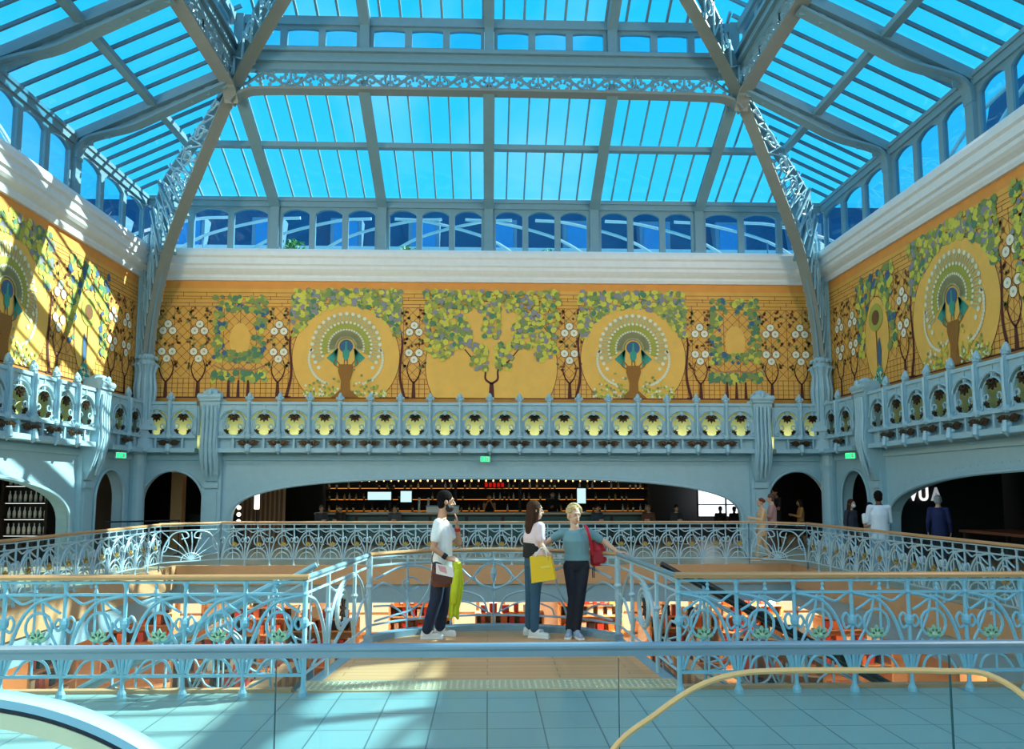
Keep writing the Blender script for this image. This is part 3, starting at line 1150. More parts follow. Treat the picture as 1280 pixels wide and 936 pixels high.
# ------------------------------------------------------------------ diagonal arches
PATH = [(.35, 3.9), (.36, 4.9), (.45, 6.1), (.66, 7.2), (1.13, 8.46), (1.68, 9.36), (2.3, 10.2), (3.0, 11.12), (3.65, 11.92), (4.5, 12.65), (5.47, 13.35), (7.0, 14.4), (8.5, 15.3)]
OUTER = [(-.02, 4.6), (-.0, 6.2), (.02, 7.6), (.55, 8.95), (.62, 9.8), (.95, 10.5), (1.5, 10.9), (2.4, 11.35), (3.4, 12.0), (4.4, 13.3), (5.3, 14.1), (6.8, 15.1), (8.4, 15.9)]


def hip_arch(label, sx):
    root = thing('lattice_arch', label, 'roof arch', (sx * HX, WY, 0))
    D = lambda t, z: V((-sx * t, -t, z))
    inner = spline([D(t, z) for t, z in PATH], 6)
    outer = spline([D(t, z) for t, z in OUTER], 6)
    side = V((1, -sx * 1.0, 0)).normalized()
    b = MB()
    b.strip(inner, .31, .05, side=side)
    b.build('flange', M['steel_warm'], root)
    b = MB()
    b.strip([p + V((0, 0, .16)) for p in inner], .06, .2, side=side)
    b.strip(outer, .3, .06, side=side)
    b.build('web_chord', M['steel'], root)
    n = len(inner)
    b = MB()
    for o in (-.16, .16):
        for i in range(4, n - 1, 2):
            j = min(i + 1, len(outer) - 1)
            b.beam(inner[i] + side * o, outer[j] + side * o, .035, .05, side)
            b.beam(outer[j] + side * o, inner[min(i + 2, n - 1)] + side * o, .03, .04, side)
    b.build('lattice', M['paint'], root)
    b = MB()
    for i in range(10, n - 4, 4):           # scrolls in the lattice
        c = (inner[i] + outer[min(i, len(outer) - 1)]) / 2
        u = (outer[i] - inner[i])
        L = min(u.length * .36, .34)
        u.normalize()
        tdir = (inner[i + 1] - inner[i]).normalized()
        for o in (-.18, .18):
            pts = [c + side * o + (u * math.sin(a) + tdir * math.cos(a)) * L * (1 - a / 14) for a in [k * .5 for k in range(20)]]
            b.tube(pts, .028, 5)
    b.build('iron_scroll', M['paint'], root)
    # collars round the rib
    for i in (30, 24):
        b = MB()
        p = inner[i]
        q = outer[i]
        b.beam(p, q, .5, .07, (inner[i + 1] - inner[i]))
        b.build('collar', M['steel'], root)


hip_arch('sweeping grey lattice arch rising from the left corner column', -1)
hip_arch('sweeping grey lattice arch rising from the right corner column', 1)


# ------------------------------------------------------------------ openwork girders round the inner rectangle
def scroll_mesh():
    b = MB()
    w, h = .62, .46
    b.box(-w / 2 - .02, -w / 2 + .02, -.04, .04, 0, h)
    for s in (-1, 1):
        pts = [(s * (.15 + .12 * math.cos(a) * (1 - a / 9)), -.02, .24 + s * .14 * math.sin(a) * (1 - a / 9)) for a in [k * .45 for k in range(15)]]
        b.tube(pts, .035, 5)
    b.tube([(-.3, -.02, .06), (-.1, -.02, .14), (.1, -.02, .3), (.3, -.02, .4)], .04, 5)
    for x, z in ((-.2, .36), (.2, .1), (0, .22), (-.08, .05), (.1, .42)):
        b.ball((x, -.03, z), .055, .03, .045, 6)
    return b.mesh('iron_scroll', M['steel'])


SCR = scroll_mesh()


def girder(label, mid, rz, length, nsc, bow):
    """local x along the girder, -y into the hall"""
    root = thing('openwork_girder', label, 'girder', mid, rz)
    L = length / 2
    pts = [(-L + .0, 0, 11.6), (-L + .08, 0, 11.72), (-L + .3, 0, 11.86), (-L + .8, 0, 11.95), (-L * .5, 0, 11.98), (0, 0, 11.99), (L * .5, 0, 11.98), (L - .8, 0, 11.95), (L - .3, 0, 11.86), (L - .08, 0, 11.72), (L, 0, 11.6)]
    b = MB()
    b.strip(spline(pts, 5), .34, .07, side=V((0, 1, 0)))
    b.build('bottom_flange', M['steel_warm'], root)
    b = MB()
    b.box(-L, L, -.1, .1, 12.48, 12.66)
    b.box(-L, L, -.2, .1, 12.66, 12.74)
    b.box(-L, L, -.14, .1, 12.74, 12.92)
    b.box(-L, L, -.24, .1, 12.92, 13.02)
    b.build('top_beam', M['steel'], root)
    w = (length - .4) / nsc
    for i in range(nsc):
        o = link('iron_scroll', SCR, root)
        o.location = (-L + .2 + w * (i + .5), 0, 12.01)
        o.scale = ((w / .62) * (1 if i % 2 == 0 else -1), 1, 1)
    return root


girder('openwork iron girder of scrolls spanning the hall above the back roof slope', (0, IY, 0), 0, 2 * IX, 20, 1)
girder('openwork iron girder of scrolls running back along the left roof slope', (-IX, IY - 7.0, 0), PI / 2, 14.0, 21, 0)
girder('openwork iron girder of scrolls running back along the right roof slope', (IX, IY - 7.0, 0), -PI / 2, 14.0, 21, 0)

# ------------------------------------------------------------------ lantern: small windows and upper slope
FL_b = lambda u, d, z: V((u, IY - d, z))
FL_l = lambda u, d, z: V((-IX + d, u, z))
FL_r = lambda u, d, z: V((IX - d, u, z))
window_row(FL_b, [-6.4, -3.2, 0, 3.2, 6.4], 13.1, 13.72, 3, 0, .03)
window_row(FL_l, [9.2, 12.4, 15.6, 18.8], 13.1, 13.72, 3, 0, .03)
window_row(FL_r, [9.2, 12.4, 15.6, 18.8], 13.1, 13.72, 3, 0, .03)
for F, a, c in ((FL_b, -IX, IX), (FL_l, YF, IY), (FL_r, YF, IY)):
    b = MB()
    e = F(0, -.2, 0) - F(0, 0, 0)
    b.poly([F(a, .08, 13.02), F(c, .08, 13.02), F(c, .08, 13.1), F(a, .08, 13.1)], e)
    b.poly([F(a, .08, 13.72), F(c, .08, 13.72), F(c, .08, 13.95), F(a, .08, 13.95)], e)
    b.build('lantern_beam', M['steel'], ROOF)
for F, st in ((FL_b, [-6.4, -3.2, 0, 3.2, 6.4]), (FL_l, [9.2, 12.4, 15.6]), (FL_r, [9.2, 12.4, 15.6])):
    for u in st:
        b = MB()
        b.poly([F(u - .12, .14, 12.95), F(u + .12, .14, 12.95), F(u + .12, .14, 13.95), F(u - .12, .14, 13.95)], F(0, -.24, 0) - F(0, 0, 0))
        b.build('lantern_post', M['steel'], ROOF)
UZ, US = 13.95, .47


def up(F, u, d, o=0.):
    return F(u, d, UZ + d * US + o)


for F, a0, c0, flank in ((FL_b, -IX, IX, False), (FL_l, YF, IY, True), (FL_r, YF, IY, True)):
    b = MB()
    if flank:
        b.poly([up(F, a0, 0, .06), up(F, c0, 0, .06), up(F, IY - IX, IX, .06), up(F, a0, IX, .06)], (0, 0, .012))
    else:
        b.poly([up(F, a0, 0, .06), up(F, c0, 0, .06), up(F, 0, IX, .06)], (0, 0, .012))
    b.build('roof_pane', M['roofglass'], ROOF)
    b = MB()
    u = a0 + .53
    while u < c0 - .2:
        dm = min(IX, c0 - u) if flank else min(u - a0, c0 - u)
        if dm > .2:
            b.beam(up(F, u, 0, .02), up(F, u, dm, .02), .06, .09)
        u += .533
    b.build('glazing_bars', M['steel'], ROOF)
    for u in ([-3.2, 0, 3.2] if not flank else [15.6, 12.4, 9.2, 6, 2.8, -.4, -3.6]):
        dm = min(IX, c0 - u) if flank else min(u - a0, c0 - u)
        b = MB()
        b.beam(up(F, u, 0, -.16), up(F, u, dm, -.16), .26, .3)
        b.build('rafter', M['steel'], ROOF)
    b = MB()
    dd = 2.2
    b.beam(up(F, a0 + (0 if flank else dd), dd, -.12), up(F, c0 - dd, dd, -.12), .18, .16)
    b.build('purlin', M['steel'], ROOF)

# front end of the hall behind the viewer
b = MB()
b.box(-HX - .3, HX + .3, YF - .3, YF, 0, 10.5)
tag(b.build('wall_front', M['cornice']), kind='structure')
# ------------------------------------------------------------------ art-nouveau railings
def P3(pts):
    return [V((a, 0, c)) for a, c in pts]


def rail_panel_mesh(name, w, m, r=.012, n=5):
    """one cell: intermediate baluster, ring, sweeping stems and base arcs"""
    b = MB()
    k = w / .525
    b.tube(P3([(w * .5, .18), (w * .5, .88)]), r * .8, n)
    b.lathe([(.004, .88), (.022, .9), (.01, .93), (.018, .95), (.002, .98)], (w * .5, 0, 0), 6)
    X = lambda u: u * w
    b.tube(P3([(X(.58) + .115 * k * math.cos(rad(t)), .6 + .125 * math.sin(rad(t))) for t in range(0, 360, 24)]), r, n, closed=True)
    sw = lambda pts, rr=1.: b.tube([V((X(u), 0, z)) for u, z in [(p.x, p.y) for p in spline([(a, c, 0) for a, c in pts], 5)]], r * rr, n)
    sw([(.05, .2), (.12, .42), (.28, .66), (.5, .8), (.75, .85), (.97, .87)], 1.25)
    sw([(.97, .2), (.9, .42), (.78, .55), (.66, .7), (.6, .86)], .9)
    sw([(.05, .88), (.16, .84), (.3, .8), (.55, .84), (.8, .76), (.93, .72)], .9)
    sw([(.06, .2), (.2, .36), (.5, .43), (.8, .36), (.94, .2)], 1.1)
    sw([(.22, .2), (.36, .3), (.55, .33), (.72, .29), (.8, .2)], .9)
    sw([(.02, .62), (.1, .69), (.17, .64), (.12, .56), (.03, .58)], .9)
    sw([(.98, .62), (.9, .67), (.84, .62), (.9, .57), (.97, .6)], .9)
    sw([(.58, .48), (.7, .42), (.8, .46)], .8)
    return b.mesh(name, m)


def rail_leaf_mesh(name, w, m):
    b = MB()
    x, z = w * .58, .5
    for a in (0, 45, 90, 135, 180):
        c, s = math.cos(rad(a)), math.sin(rad(a))
        q = [(0, 0), (.5, .3), (1, 0), (.5, -.3)]
        L = .085
        b.poly([(x + L * (u * c - v * s), -.02, z + L * (u * s + v * c)) for u, v in q], (0, .03, 0))
    b.ball((x, -.02, z), .028, .024, .028, 6)
    return b.mesh(name, m)


def rail_post_mesh(name, m, h=.99, r=.016):
    b = MB()
    b.lathe([(r * 2.2, .0), (r * 2.2, .03), (r * 1.3, .06), (r, .1), (r, .58), (r * 2, .6), (r * 2.3, .63), (r * 2, .66), (r, .68), (r, .86), (r * 1.6, .88), (r, .9), (r, h - .05), (r * 1.8, h)], (0, 0, 0), 8)
    return b.mesh(name, m)


def fan_mesh(w, m):
    """corner cell: spokes spreading from the foot like a shell"""
    b = MB()
    for i in range(9):
        a = rad(12 + 156 * i / 8)
        e = (w / 2 + min(.48, .75) * math.cos(a) * w * 1.0, .2 + .64 * math.sin(a))
        b.tube(P3([(w / 2, .2), ((w / 2 + e[0]) / 2 + .02, (.2 + e[1]) / 2 + .03), e]), .011, 5)
    for s in (-1, 1):
        b.tube([V((p.x, 0, p.y)) for p in spline([(w / 2 + s * .47 * w, .2, 0), (w / 2 + s * .44 * w, .5, 0), (w / 2 + s * .3 * w, .8, 0), (w / 2 + s * .1 * w, .84, 0), (w / 2 + s * .05 * w, .72, 0), (w / 2 + s * .16 * w, .68, 0)], 5)], .014, 5)
        b.tube([V((p.x, 0, p.y)) for p in spline([(w / 2 + s * .48 * w, .87, 0), (w / 2 + s * .36 * w, .7, 0), (w / 2 + s * .4 * w, .45, 0), (w / 2 + s * .47 * w, .4, 0)], 5)], .012, 5)
    b.tube(P3([(w / 2 + .16 * math.cos(rad(t)), .2 + .16 * math.sin(rad(t))) for t in range(0, 181, 20)]), .012, 5)
    return b.mesh('fan_panel', m)


def railing(label, p0, p1, w_t, m, hand, meshes, mirror=False, group=None, glassy=True, fan=False, first_post=True):
    """straight railing from p0 to p1 (x, y); local x along"""
    d = V((p1[0] - p0[0], p1[1] - p0[1], 0))
    L = d.length
    root = thing('iron_railing', label, 'railing', (p0[0], p0[1], 0), math.atan2(d.y, d.x), group)
    pm, lm, psm, fm = meshes
    n = max(1, round(L / w_t))
    w = L / n
    b = MB()
    b.strip([(-.03, 0, 1.02), (L + .03, 0, 1.02)], .055, .025)
    b.tube([V((-.03, 0, 1.04)), V((L + .03, 0, 1.03))], .024, 8, flat=.7)
    b.build('handrail', hand, root)
    for z, hh in ((.88, .022), (.18, .026), (.985, .02)):
        b = MB()
        b.box(0, L, -.014, .014, z - hh / 2, z + hh / 2)
        b.build('cross_bar', m, root)
    for i in range(n + 1):
        if i == 0 and not first_post:
            continue
        o = link('post', psm, root)
        o.location.x = w * i
    for i in range(n):
        if fan:
            o = link('fan_panel', fm, root)
            o.location.x = w * i
            o.scale.x = w / 1.0
            continue
        o = link('panel', pm, root)
        o.location.x = w * (i + (1 if mirror else 0))
        o.scale.x = (w / w_t) * (-1 if mirror else 1)
        link('gilt_leaf', lm, o)
    if glassy:
        b = MB()
        b.box(.02, L - .02, .05, .058, .06, 1.0)
        b.build('glass_screen', M['balglass'], root)
    return root


WN, WFAR = .525, .585
near = (rail_panel_mesh('rail_panel', WN, M['paint_near'], .014, 6), rail_leaf_mesh('gilt_leaf', WN, mat('pale_gilt', (160, 200, 170), .4, .2)), rail_post_mesh('rail_post', M['paint_near'], .99, .018), None)
far = (rail_panel_mesh('rail_panel_far', WFAR, M['paint_rail'], .015, 5), rail_leaf_mesh('gilt_leaf_far', WFAR, M['giltleaf']), rail_post_mesh('rail_post_far', M['paint_rail'], .99, .016), fan_mesh(1.0, M['paint_rail']))

YN = 7.0
railing('near pale blue iron railing on the left, ending at the wooden landing', (-8.4, YN), (-1.62, YN), WN, M['paint_near'], M['brass'], near)
railing('near pale blue iron railing on the right, ending at the wooden landing', (1.72, YN), (8.55, YN), WN, M['paint_near'], M['brass'], near, mirror=True)
CH = 1.0
railing('far iron railing across the well, in front of the bar arch', (-7.3 + CH, 18.55), (7.3 - CH, 18.55), WFAR, M['paint_rail'], M['brass'], far)
railing('iron railing along the left side of the well', (-7.3, 7.6), (-7.3, 18.55 - CH), WFAR, M['paint_rail'], M['brass'], far)
railing('iron railing along the right side of the well', (7.3, 18.55 - CH), (7.3, 7.6), WFAR, M['paint_rail'], M['brass'], far)
railing('fan-patterned railing cutting the left far corner of the well', (-7.3, 18.55 - CH), (-7.3 + CH, 18.55), 1.41, M['paint_rail'], M['brass'], far, fan=True)
railing('fan-patterned railing cutting the right far corner of the well', (7.3 - CH, 18.55), (7.3, 18.55 - CH), 1.41, M['paint_rail'], M['brass'], far, fan=True)

# ------------------------------------------------------------------ wooden landing projecting over the well
BACK = spline([(-1.42, 9.45, 0), (-1.05, 9.85, 0), (-.55, 10.1, 0), (.07, 10.2, 0), (.68, 10.1, 0), (1.2, 9.85, 0), (1.58, 9.45, 0)], 5)
land = thing('wooden_landing', 'pale wooden landing with a bowed back, jutting into the well', 'floor')
out = [(-1.72, 7.12), (-1.62, 7.5)] + [(p.x, p.y) for p in BACK] + [(1.72, 7.5), (1.8, 7.12)]
b = MB()
b.poly([(x, y, -.25) for x, y in out], (0, 0, .255))
b.build('board_floor', M['wood'], land)
b = MB()
b.strip([V((-1.66, 7.15, -.24))] + [V((p.x, p.y, -.24)) for p in BACK] + [V((1.76, 7.15, -.24))], .12, .5)
b.strip([V((p.x, p.y - .07, .04)) for p in BACK], .16, .07)
b.build('blue_kerb', M['beam'], land)
b = MB()
b.box(-1.7, 1.78, 7.12, 7.5, .004, .012)
for i in range(62):
    for j in range(5):
        b.lathe([(.016, .012), (.012, .018)], (-1.66 + i * .0555, 7.18 + j * .06, 0), 6, 1)
b.build('studded_strip', [mat('strip_stone', (196, 178, 140), .5), mat('stud_metal', (226, 210, 176), .35, .3)], land)


def curve_rail(label, path, m, pattern, hand):
    """railing that follows a plan curve; pattern(b, f) draws in (s, z) with f mapping to world"""
    P = [V(p) for p in path]
    acc = [0]
    for a, c in zip(P, P[1:]):
        acc.append(acc[-1] + (c - a).length)
    T = acc[-1]

    def f(s, z):
        s = min(max(s, 0), T)
        for i in range(len(P) - 1):
            if s <= acc[i + 1] or i == len(P) - 2:
                t = (s - acc[i]) / (acc[i + 1] - acc[i])
                q = P[i].lerp(P[i + 1], t)
                return V((q.x, q.y, z))
    root = thing('iron_railing', label, 'railing')
    b = MB()
    N = 40
    b.tube([f(T * i / N, 1.02) for i in range(N + 1)], .026, 8)
    b.build('handrail', hand, root)
    for z in (.18, .88, .985):
        b = MB()
        b.tube([f(T * i / N, z) for i in range(N + 1)], .014, 5)
        b.build('cross_bar', m, root)
    pattern(root, f, T, m)
    return root


def tubef(b, f, pts, r, n=5, closed=False):
    q = [(p.x, p.y) for p in spline([(a, c, 0) for a, c in pts], 6)]
    b.tube([f(*p) for p in q], r, n, closed=closed)


def back_pattern(root, f, T, m):
    c = T / 2
    for s in (0.0, T * .17, T * .34, c, T * .66, T * .83, T):
        b = MB()
        big = s in (0.0, T)
        b.tube([f(s, .0), f(s, 1.0)], .035 if big else .013, 8)
        b.lathe([(.03 if big else .02, .6), (.05 if big else .03, .64), (.03 if big else .02, .68)], f(s, 0), 8)
        b.build('post', m, root)
    for s in (-1, 1):
        g = lambda u, z, s=s: f(c + s * u * T / 2, z)
        for pts, r in (([(0, .86), (.1, .78), (.14, .66), (.08, .56), (0, .52)], .013), ([(.04, .2), (.1, .42), (.3, .5), (.5, .4), (.56, .2)], .014),
                       ([(.02, .2), (.22, .36), (.42, .3), (.46, .2)], .011), ([(0, .5), (.14, .62), (.28, .84)], .014), ([(.3, .2), (.26, .5), (.12, .72), (.05, .87)], .011),
                       ([(.34, .87), (.46, .7), (.5, .5), (.62, .3), (.95, .22)], .014), ([(.36, .6), (.5, .8), (.7, .84), (.95, .72)], .016),
                       ([(.6, .2), (.7, .5), (.86, .66), (.98, .6)], .014), ([(.55, .62), (.62, .7), (.7, .64), (.64, .54), (.57, .58)], .011), ([(.66, .2), (.78, .36), (.96, .4)], .012)):
            b = MB()
            tubef(b, g, pts, r)
            b.build('iron_stem', m, root)
    b = MB()
    b.lathe([(.005, .62), (.035, .66), (.045, .72), (.02, .8), (.005, .86)], f(c, 0) + V((0, -.02, 0)), 8)
    b.build('bud', m, root)


def side_pattern(root, f, T, m):
    for s in (0.02, T * .3, T * .72):
        b = MB()
        b.tube([f(s, .0), f(s, 1.0)], .022, 7)
        b.lathe([(.02, .6), (.04, .63), (.02, .66)], f(s, 0), 8)
        b.build('post', m, root)
    c = T * .51
    for r, rr in ((.2, .02), (.15, .014)):
        b = MB()
        b.tube([f(c + r * math.cos(rad(a)), .56 + r * math.sin(rad(a))) for a in range(0, 360, 18)], rr, 6, closed=True)
        b.build('ring', m, root)
    b = MB()
    for k in range(7):
        a = 2 * PI * k / 7
        q = [(c + .1 * math.cos(a + .35) * .5, .56 + .1 * math.sin(a + .35) * .5), (c + .12 * math.cos(a), .56 + .12 * math.sin(a)), (c + .1 * math.cos(a - .35) * .5, .56 + .1 * math.sin(a - .35) * .5)]
        b.poly([f(*p) for p in q] + [f(c, .56)], (.02, 0, 0))
    b.build('rosette', M['bronze'], root)
    for pts, r in (([(T * .3, .2), (T * .36, .6), (T * .5, .82), (T * .72, .86)], .02), ([(T * .72, .2), (T * .66, .4), (T * .5, .34), (T * .34, .2)], .018),
                   ([(T * .02, .86), (T * .14, .76), (T * .24, .5), (T * .28, .2)], .018), ([(T * .03, .6), (T * .12, .56), (T * .2, .3), (T * .1, .2)], .014),
                   ([(T * .74, .86), (T * .86, .7), (T * .95, .4), (T * .98, .2)], .02), ([(T * .74, .3), (T * .84, .48), (T * .97, .56)], .016), ([(T * .3, .86), (T * .42, .78), (T * .56, .8)], .014)):
        b = MB()
        tubef(b, f, pts, r)
        b.build('iron_stem', m, root)


curve_rail('bowed iron railing at the back of the landing, behind the three visitors', [p for p in BACK], M['paint_rail'], back_pattern, M['brass'])
curve_rail('iron railing with a round rosette on the left edge of the landing', [(-1.62, 7.0, 0), (-1.42, 9.4, 0)], M['paint_rail'], side_pattern, M['steel'])
curve_rail('iron railing with a round rosette on the right edge of the landing', [(1.72, 7.0, 0), (1.58, 9.4, 0)], M['paint_rail'], side_pattern, M['steel'])


# ------------------------------------------------------------------ stair flights dropping away from the landing
def stairs(label, sx, x0, rail_label, hand):
    root = thing('stair_flight', label, 'stairs', (sx * x0, 0, 0))
    run, rise, n = .29, .158, 20
    for i in range(n):
        b = MB()
        a, c = sx * i * run, sx * (i + 1) * run + sx * .03
        z = -.12 - i * rise
        b.box(min(a, c), max(a, c), 7.4, 8.9, z - .05, z)
        b.box(min(a, a + sx * .03), max(a, a + sx * .03), 7.4, 8.9, z - .01, z + rise - .02)
        b.build('step', M['wood'], root)
    for y in (7.36, 8.94):
        b = MB()
        b.poly([(0, y - .03, -.02), (sx * n * run, y - .03, -.02 - n * rise), (sx * n * run, y - .03, -.42 - n * rise), (0, y - .03, -.46)], (0, .06, 0))
        b.build('stringer', M['paint_rail'], root)
    for y in (7.36, 8.94):
        r = thing('stair_railing', rail_label % ('near' if y < 8 else 'far'), 'railing', (sx * x0, y, 0))
        g = lambda u, o: V((sx * u, 0, o - u * rise / run))
        b = MB()
        b.tube([g(0.0, .95), g(n * run, .95)], .032, 8)
        b.build('handrail', hand, r)
        b = MB()
        b.tube([g(0, .12), g(n * run, .12)], .014, 5)
        b.tube([g(0, .82), g(n * run, .82)], .014, 5)
        b.build('cross_bar', M['paint_rail'], r)
        for i in range(12):
            u = .05 + i * .48
            b = MB()
            b.tube([g(u, 0), g(u, .94)], .014, 6)
            b.build('baluster', M['paint_rail'], r)
            b = MB()
            b.tube(spline([g(u + .02, .14), g(u + .2, .3), g(u + .3, .6), g(u + .46, .8)], 4), .013, 5)
            b.tube(spline([g(u + .46, .14), g(u + .3, .3), g(u + .2, .45), g(u + .12, .6)], 4), .012, 5)
            b.build('iron_stem', M['paint_rail'], r)


stairs('stair flight going down to the left below the landing', -1, 1.95, '%s pale railing of the stair going down to the left', M['paint_near'])
stairs('stair flight going down to the right below the landing', 1, 2.0, '%s dark-topped railing of the stair going down to the right', M['black'])

# ------------------------------------------------------------------ glass balustrade nearest the viewer
gb = thing('glass_balustrade', 'clear glass balustrade with a steel blue rail, nearest the viewer', 'balustrade', (0, 3.8, 0))
b = MB()
b.tube([V((-5.6, 0, 1.045)), V((5.6, 0, 1.045))], .021, 12)
b.box(-5.6, 5.6, -.012, .012, 1.0, 1.035)
b.build('top_rail', mat('satin_blue_steel', (150, 164, 178), .35, .4), gb)
b = MB()
b.box(-5.6, 5.6, -.03, .03, 0, .1)
b.build('base_channel', M['steel'], gb)
xs = [-5.55, -4.3, -2.65, -1.0, .64, 2.27, 3.9, 5.55]
M['glassedge'] = mat('green_glass_edge', (40, 84, 92), .2)
for a, c in zip(xs, xs[1:]):
    b = MB()
    b.box(a + .006, c - .006, -.007, .007, .08, 1.0)
    p = b.build('glass_pane', M['balglass'], gb)
    b = MB()
    b.box(c - .0075, c - .0045, -.008, .008, .1, .99)
    b.build('pane_edge', M['glassedge'], p)

# curved handrail, then a solid bar in place of a glass reflection
M['led'] = mat('pale_blue_rubber', (160, 200, 226), .35)
es = thing('escalator_handrail', 'curved cream and navy escalator handrail end, lower left', 'handrail', (0, 3.0, 0))
path = spline([(-3.0, 0, 1.06), (-2.3, 0, 1.07), (-1.81, 0, 1.03), (-1.5, 0, .955), (-1.23, 0, .82), (-1.02, 0, .64), (-.92, 0, .42), (-.95, 0, .2), (-1.1, 0, .06)], 8)
b = MB()
b.strip(path, .11, .03, side=V((0, 1, 0)))
b.build('rubber_grip', M['led'], es)


def inset(path, d):
    out = []
    for i, p in enumerate(path):
        t = (path[min(i + 1, len(path) - 1)] - path[max(i - 1, 0)]).normalized()
        out.append(p + V((t.z, 0, -t.x)) * d)
    return out


b = MB()
b.strip(inset(path, .024), .09, .022, side=V((0, 1, 0)))
b.build('dark_groove', mat('navy_groove', (16, 24, 52), .4), es)
b = MB()
b.strip(inset(path, .062), .1, .055, side=V((0, 1, 0)))
b.build('cream_guide', mat('cream_guide', (236, 226, 196), .4), es)
b = MB()
b.box(-3.1, -1.0, -.2, .2, 0, .07)
b.build('base_plinth', M['steel'], es)
b = MB()
b.box(-2.98, -2.9, -.03, .03, .05, .97)
b.build('support', M['steel'], es)

hr = thing('handrail_reflection', 'solid bent bar standing in for a handrail reflected in the glass, lower right', 'handrail', (0, 3.0, 0))  # modelled bar takes the place of a reflection in the glass
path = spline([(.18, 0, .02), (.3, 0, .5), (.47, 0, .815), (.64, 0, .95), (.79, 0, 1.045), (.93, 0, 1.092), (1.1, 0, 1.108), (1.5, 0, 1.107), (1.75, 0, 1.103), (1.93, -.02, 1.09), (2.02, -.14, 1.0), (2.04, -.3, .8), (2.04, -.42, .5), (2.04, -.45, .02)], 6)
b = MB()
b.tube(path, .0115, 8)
b.build('bar', mat('reflection_orange', (252, 190, 128), .3, .15), hr)
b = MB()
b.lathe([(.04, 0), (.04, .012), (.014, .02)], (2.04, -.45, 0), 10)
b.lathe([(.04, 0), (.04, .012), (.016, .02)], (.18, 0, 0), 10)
b.build('foot', bpy.data.materials['reflection_orange'], hr)
# ------------------------------------------------------------------ people


def blob(name, shapes, voxel, m, parent=None, it=4):
    """one continuous surface grown over tapered capsules, ellipsoids and lofts"""
    b = MB()
    for s in shapes:
        if s[0] == 'c':
            _, p0, p1, r0, r1 = s
            p0, p1 = V(p0), V(p1)
            d = p1 - p0
            if d.length < 1e-5:
                b.ball(p0, r0, n=10)
                continue
            d.normalize()
            pts, rs = [], []
            for k in range(4):
                a = PI / 2 * (1 - k / 4)
                pts.append(p0 - d * r0 * math.sin(a))
                rs.append(max(r0 * math.cos(a), .0008))
            for k in range(4):
                t = k / 3
                pts.append(p0.lerp(p1, t))
                rs.append(r0 + (r1 - r0) * t)
            for k in range(1, 5):
                a = PI / 2 * k / 4
                pts.append(p1 + d * r1 * math.sin(a))
                rs.append(max(r1 * math.cos(a), .0008))
            b.tube(pts, rs, 12)
        elif s[0] == 'e':
            b.ball(s[1], *s[2], n=14, rot=s[3] if len(s) > 3 else None)
        elif s[0] == 'l':
            _, secs, lat = s
            lat = V(lat).normalized()
            vs, fs = [], []
            n = 18
            for i, (c, rx, ry) in enumerate(secs):
                up = (V(secs[min(i + 1, len(secs) - 1)][0]) - V(secs[max(i - 1, 0)][0])).normalized()
                fw = up.cross(lat).normalized()
                for k in range(n):
                    a = 2 * PI * k / n
                    vs.append(V(c) + lat * rx * math.cos(a) + fw * ry * math.sin(a))
            for i in range(len(secs) - 1):
                for k in range(n):
                    fs.append((i * n + k, i * n + (k + 1) % n, (i + 1) * n + (k + 1) % n, (i + 1) * n + k))
            fs += [tuple(range(n - 1, -1, -1)), tuple((len(secs) - 1) * n + k for k in range(n))]
            b.add(vs, fs)
    o = b.build(name + '_tmp', m)
    r = o.modifiers.new('r', 'REMESH')
    r.mode = 'VOXEL'
    r.voxel_size = voxel
    sm = o.modifiers.new('s', 'SMOOTH')
    sm.factor = .5
    sm.iterations = it
    dg = bpy.context.evaluated_depsgraph_get()
    me = bpy.data.meshes.new_from_object(o.evaluated_get(dg))
    old = o.data
    bpy.data.objects.remove(o)
    bpy.data.meshes.remove(old)
    me.name = name
    me.materials.clear()
    me.materials.append(m)
    me.polygons.foreach_set('use_smooth', [True] * len(me.polygons))
    return link(name, me, parent)


def hand_shapes(w, d, n, side, s=1., curl=.5):
    """palm, four fingers and a thumb from wrist w along d; n = palm normal, side = thumb side"""
    d, n = V(d).normalized(), V(n)
    n = (n - d * n.dot(d)).normalized()
    x = d.cross(n) * side
    w = V(w)
    out = []
    for k, (o, L) in enumerate(((.034, .066), (.012, .076), (-.01, .07), (-.031, .056))):
        kn = w + d * .085 * s + x * o * s
        out.append(('c', w + d * .015 * s + x * o * .55 * s, kn, .015 * s, .0115 * s))
        d1 = (d + n * curl * .7).normalized()
        d2 = (d + n * curl * 1.9).normalized()
        m1 = kn + d1 * L * .5 * s + x * o * .08 * s
        m2 = m1 + d2 * L * .55 * s
        out.append(('c', kn, m1, .0098 * s, .0088 * s))
        out.append(('c', m1, m2, .0088 * s, .0075 * s))
    t0 = w + d * .03 * s + x * .026 * s
    t1 = t0 + (d * .55 + x * .75 + n * .2).normalized() * .045 * s
    t2 = t1 + (d * .9 + x * .25 + n * .4).normalized() * .036 * s
    out += [('c', t0, t1, .015 * s, .0115 * s), ('c', t1, t2, .0105 * s, .0085 * s)]
    return out


_mc = {}


def cmat(c, rough=.75, var=.08, key=''):
    k = (tuple(c), rough)
    if k not in _mc:
        _mc[k] = mat('cloth_%d' % len(_mc), c, rough, var=var, scale=14, bump=.15)
    return _mc[k]


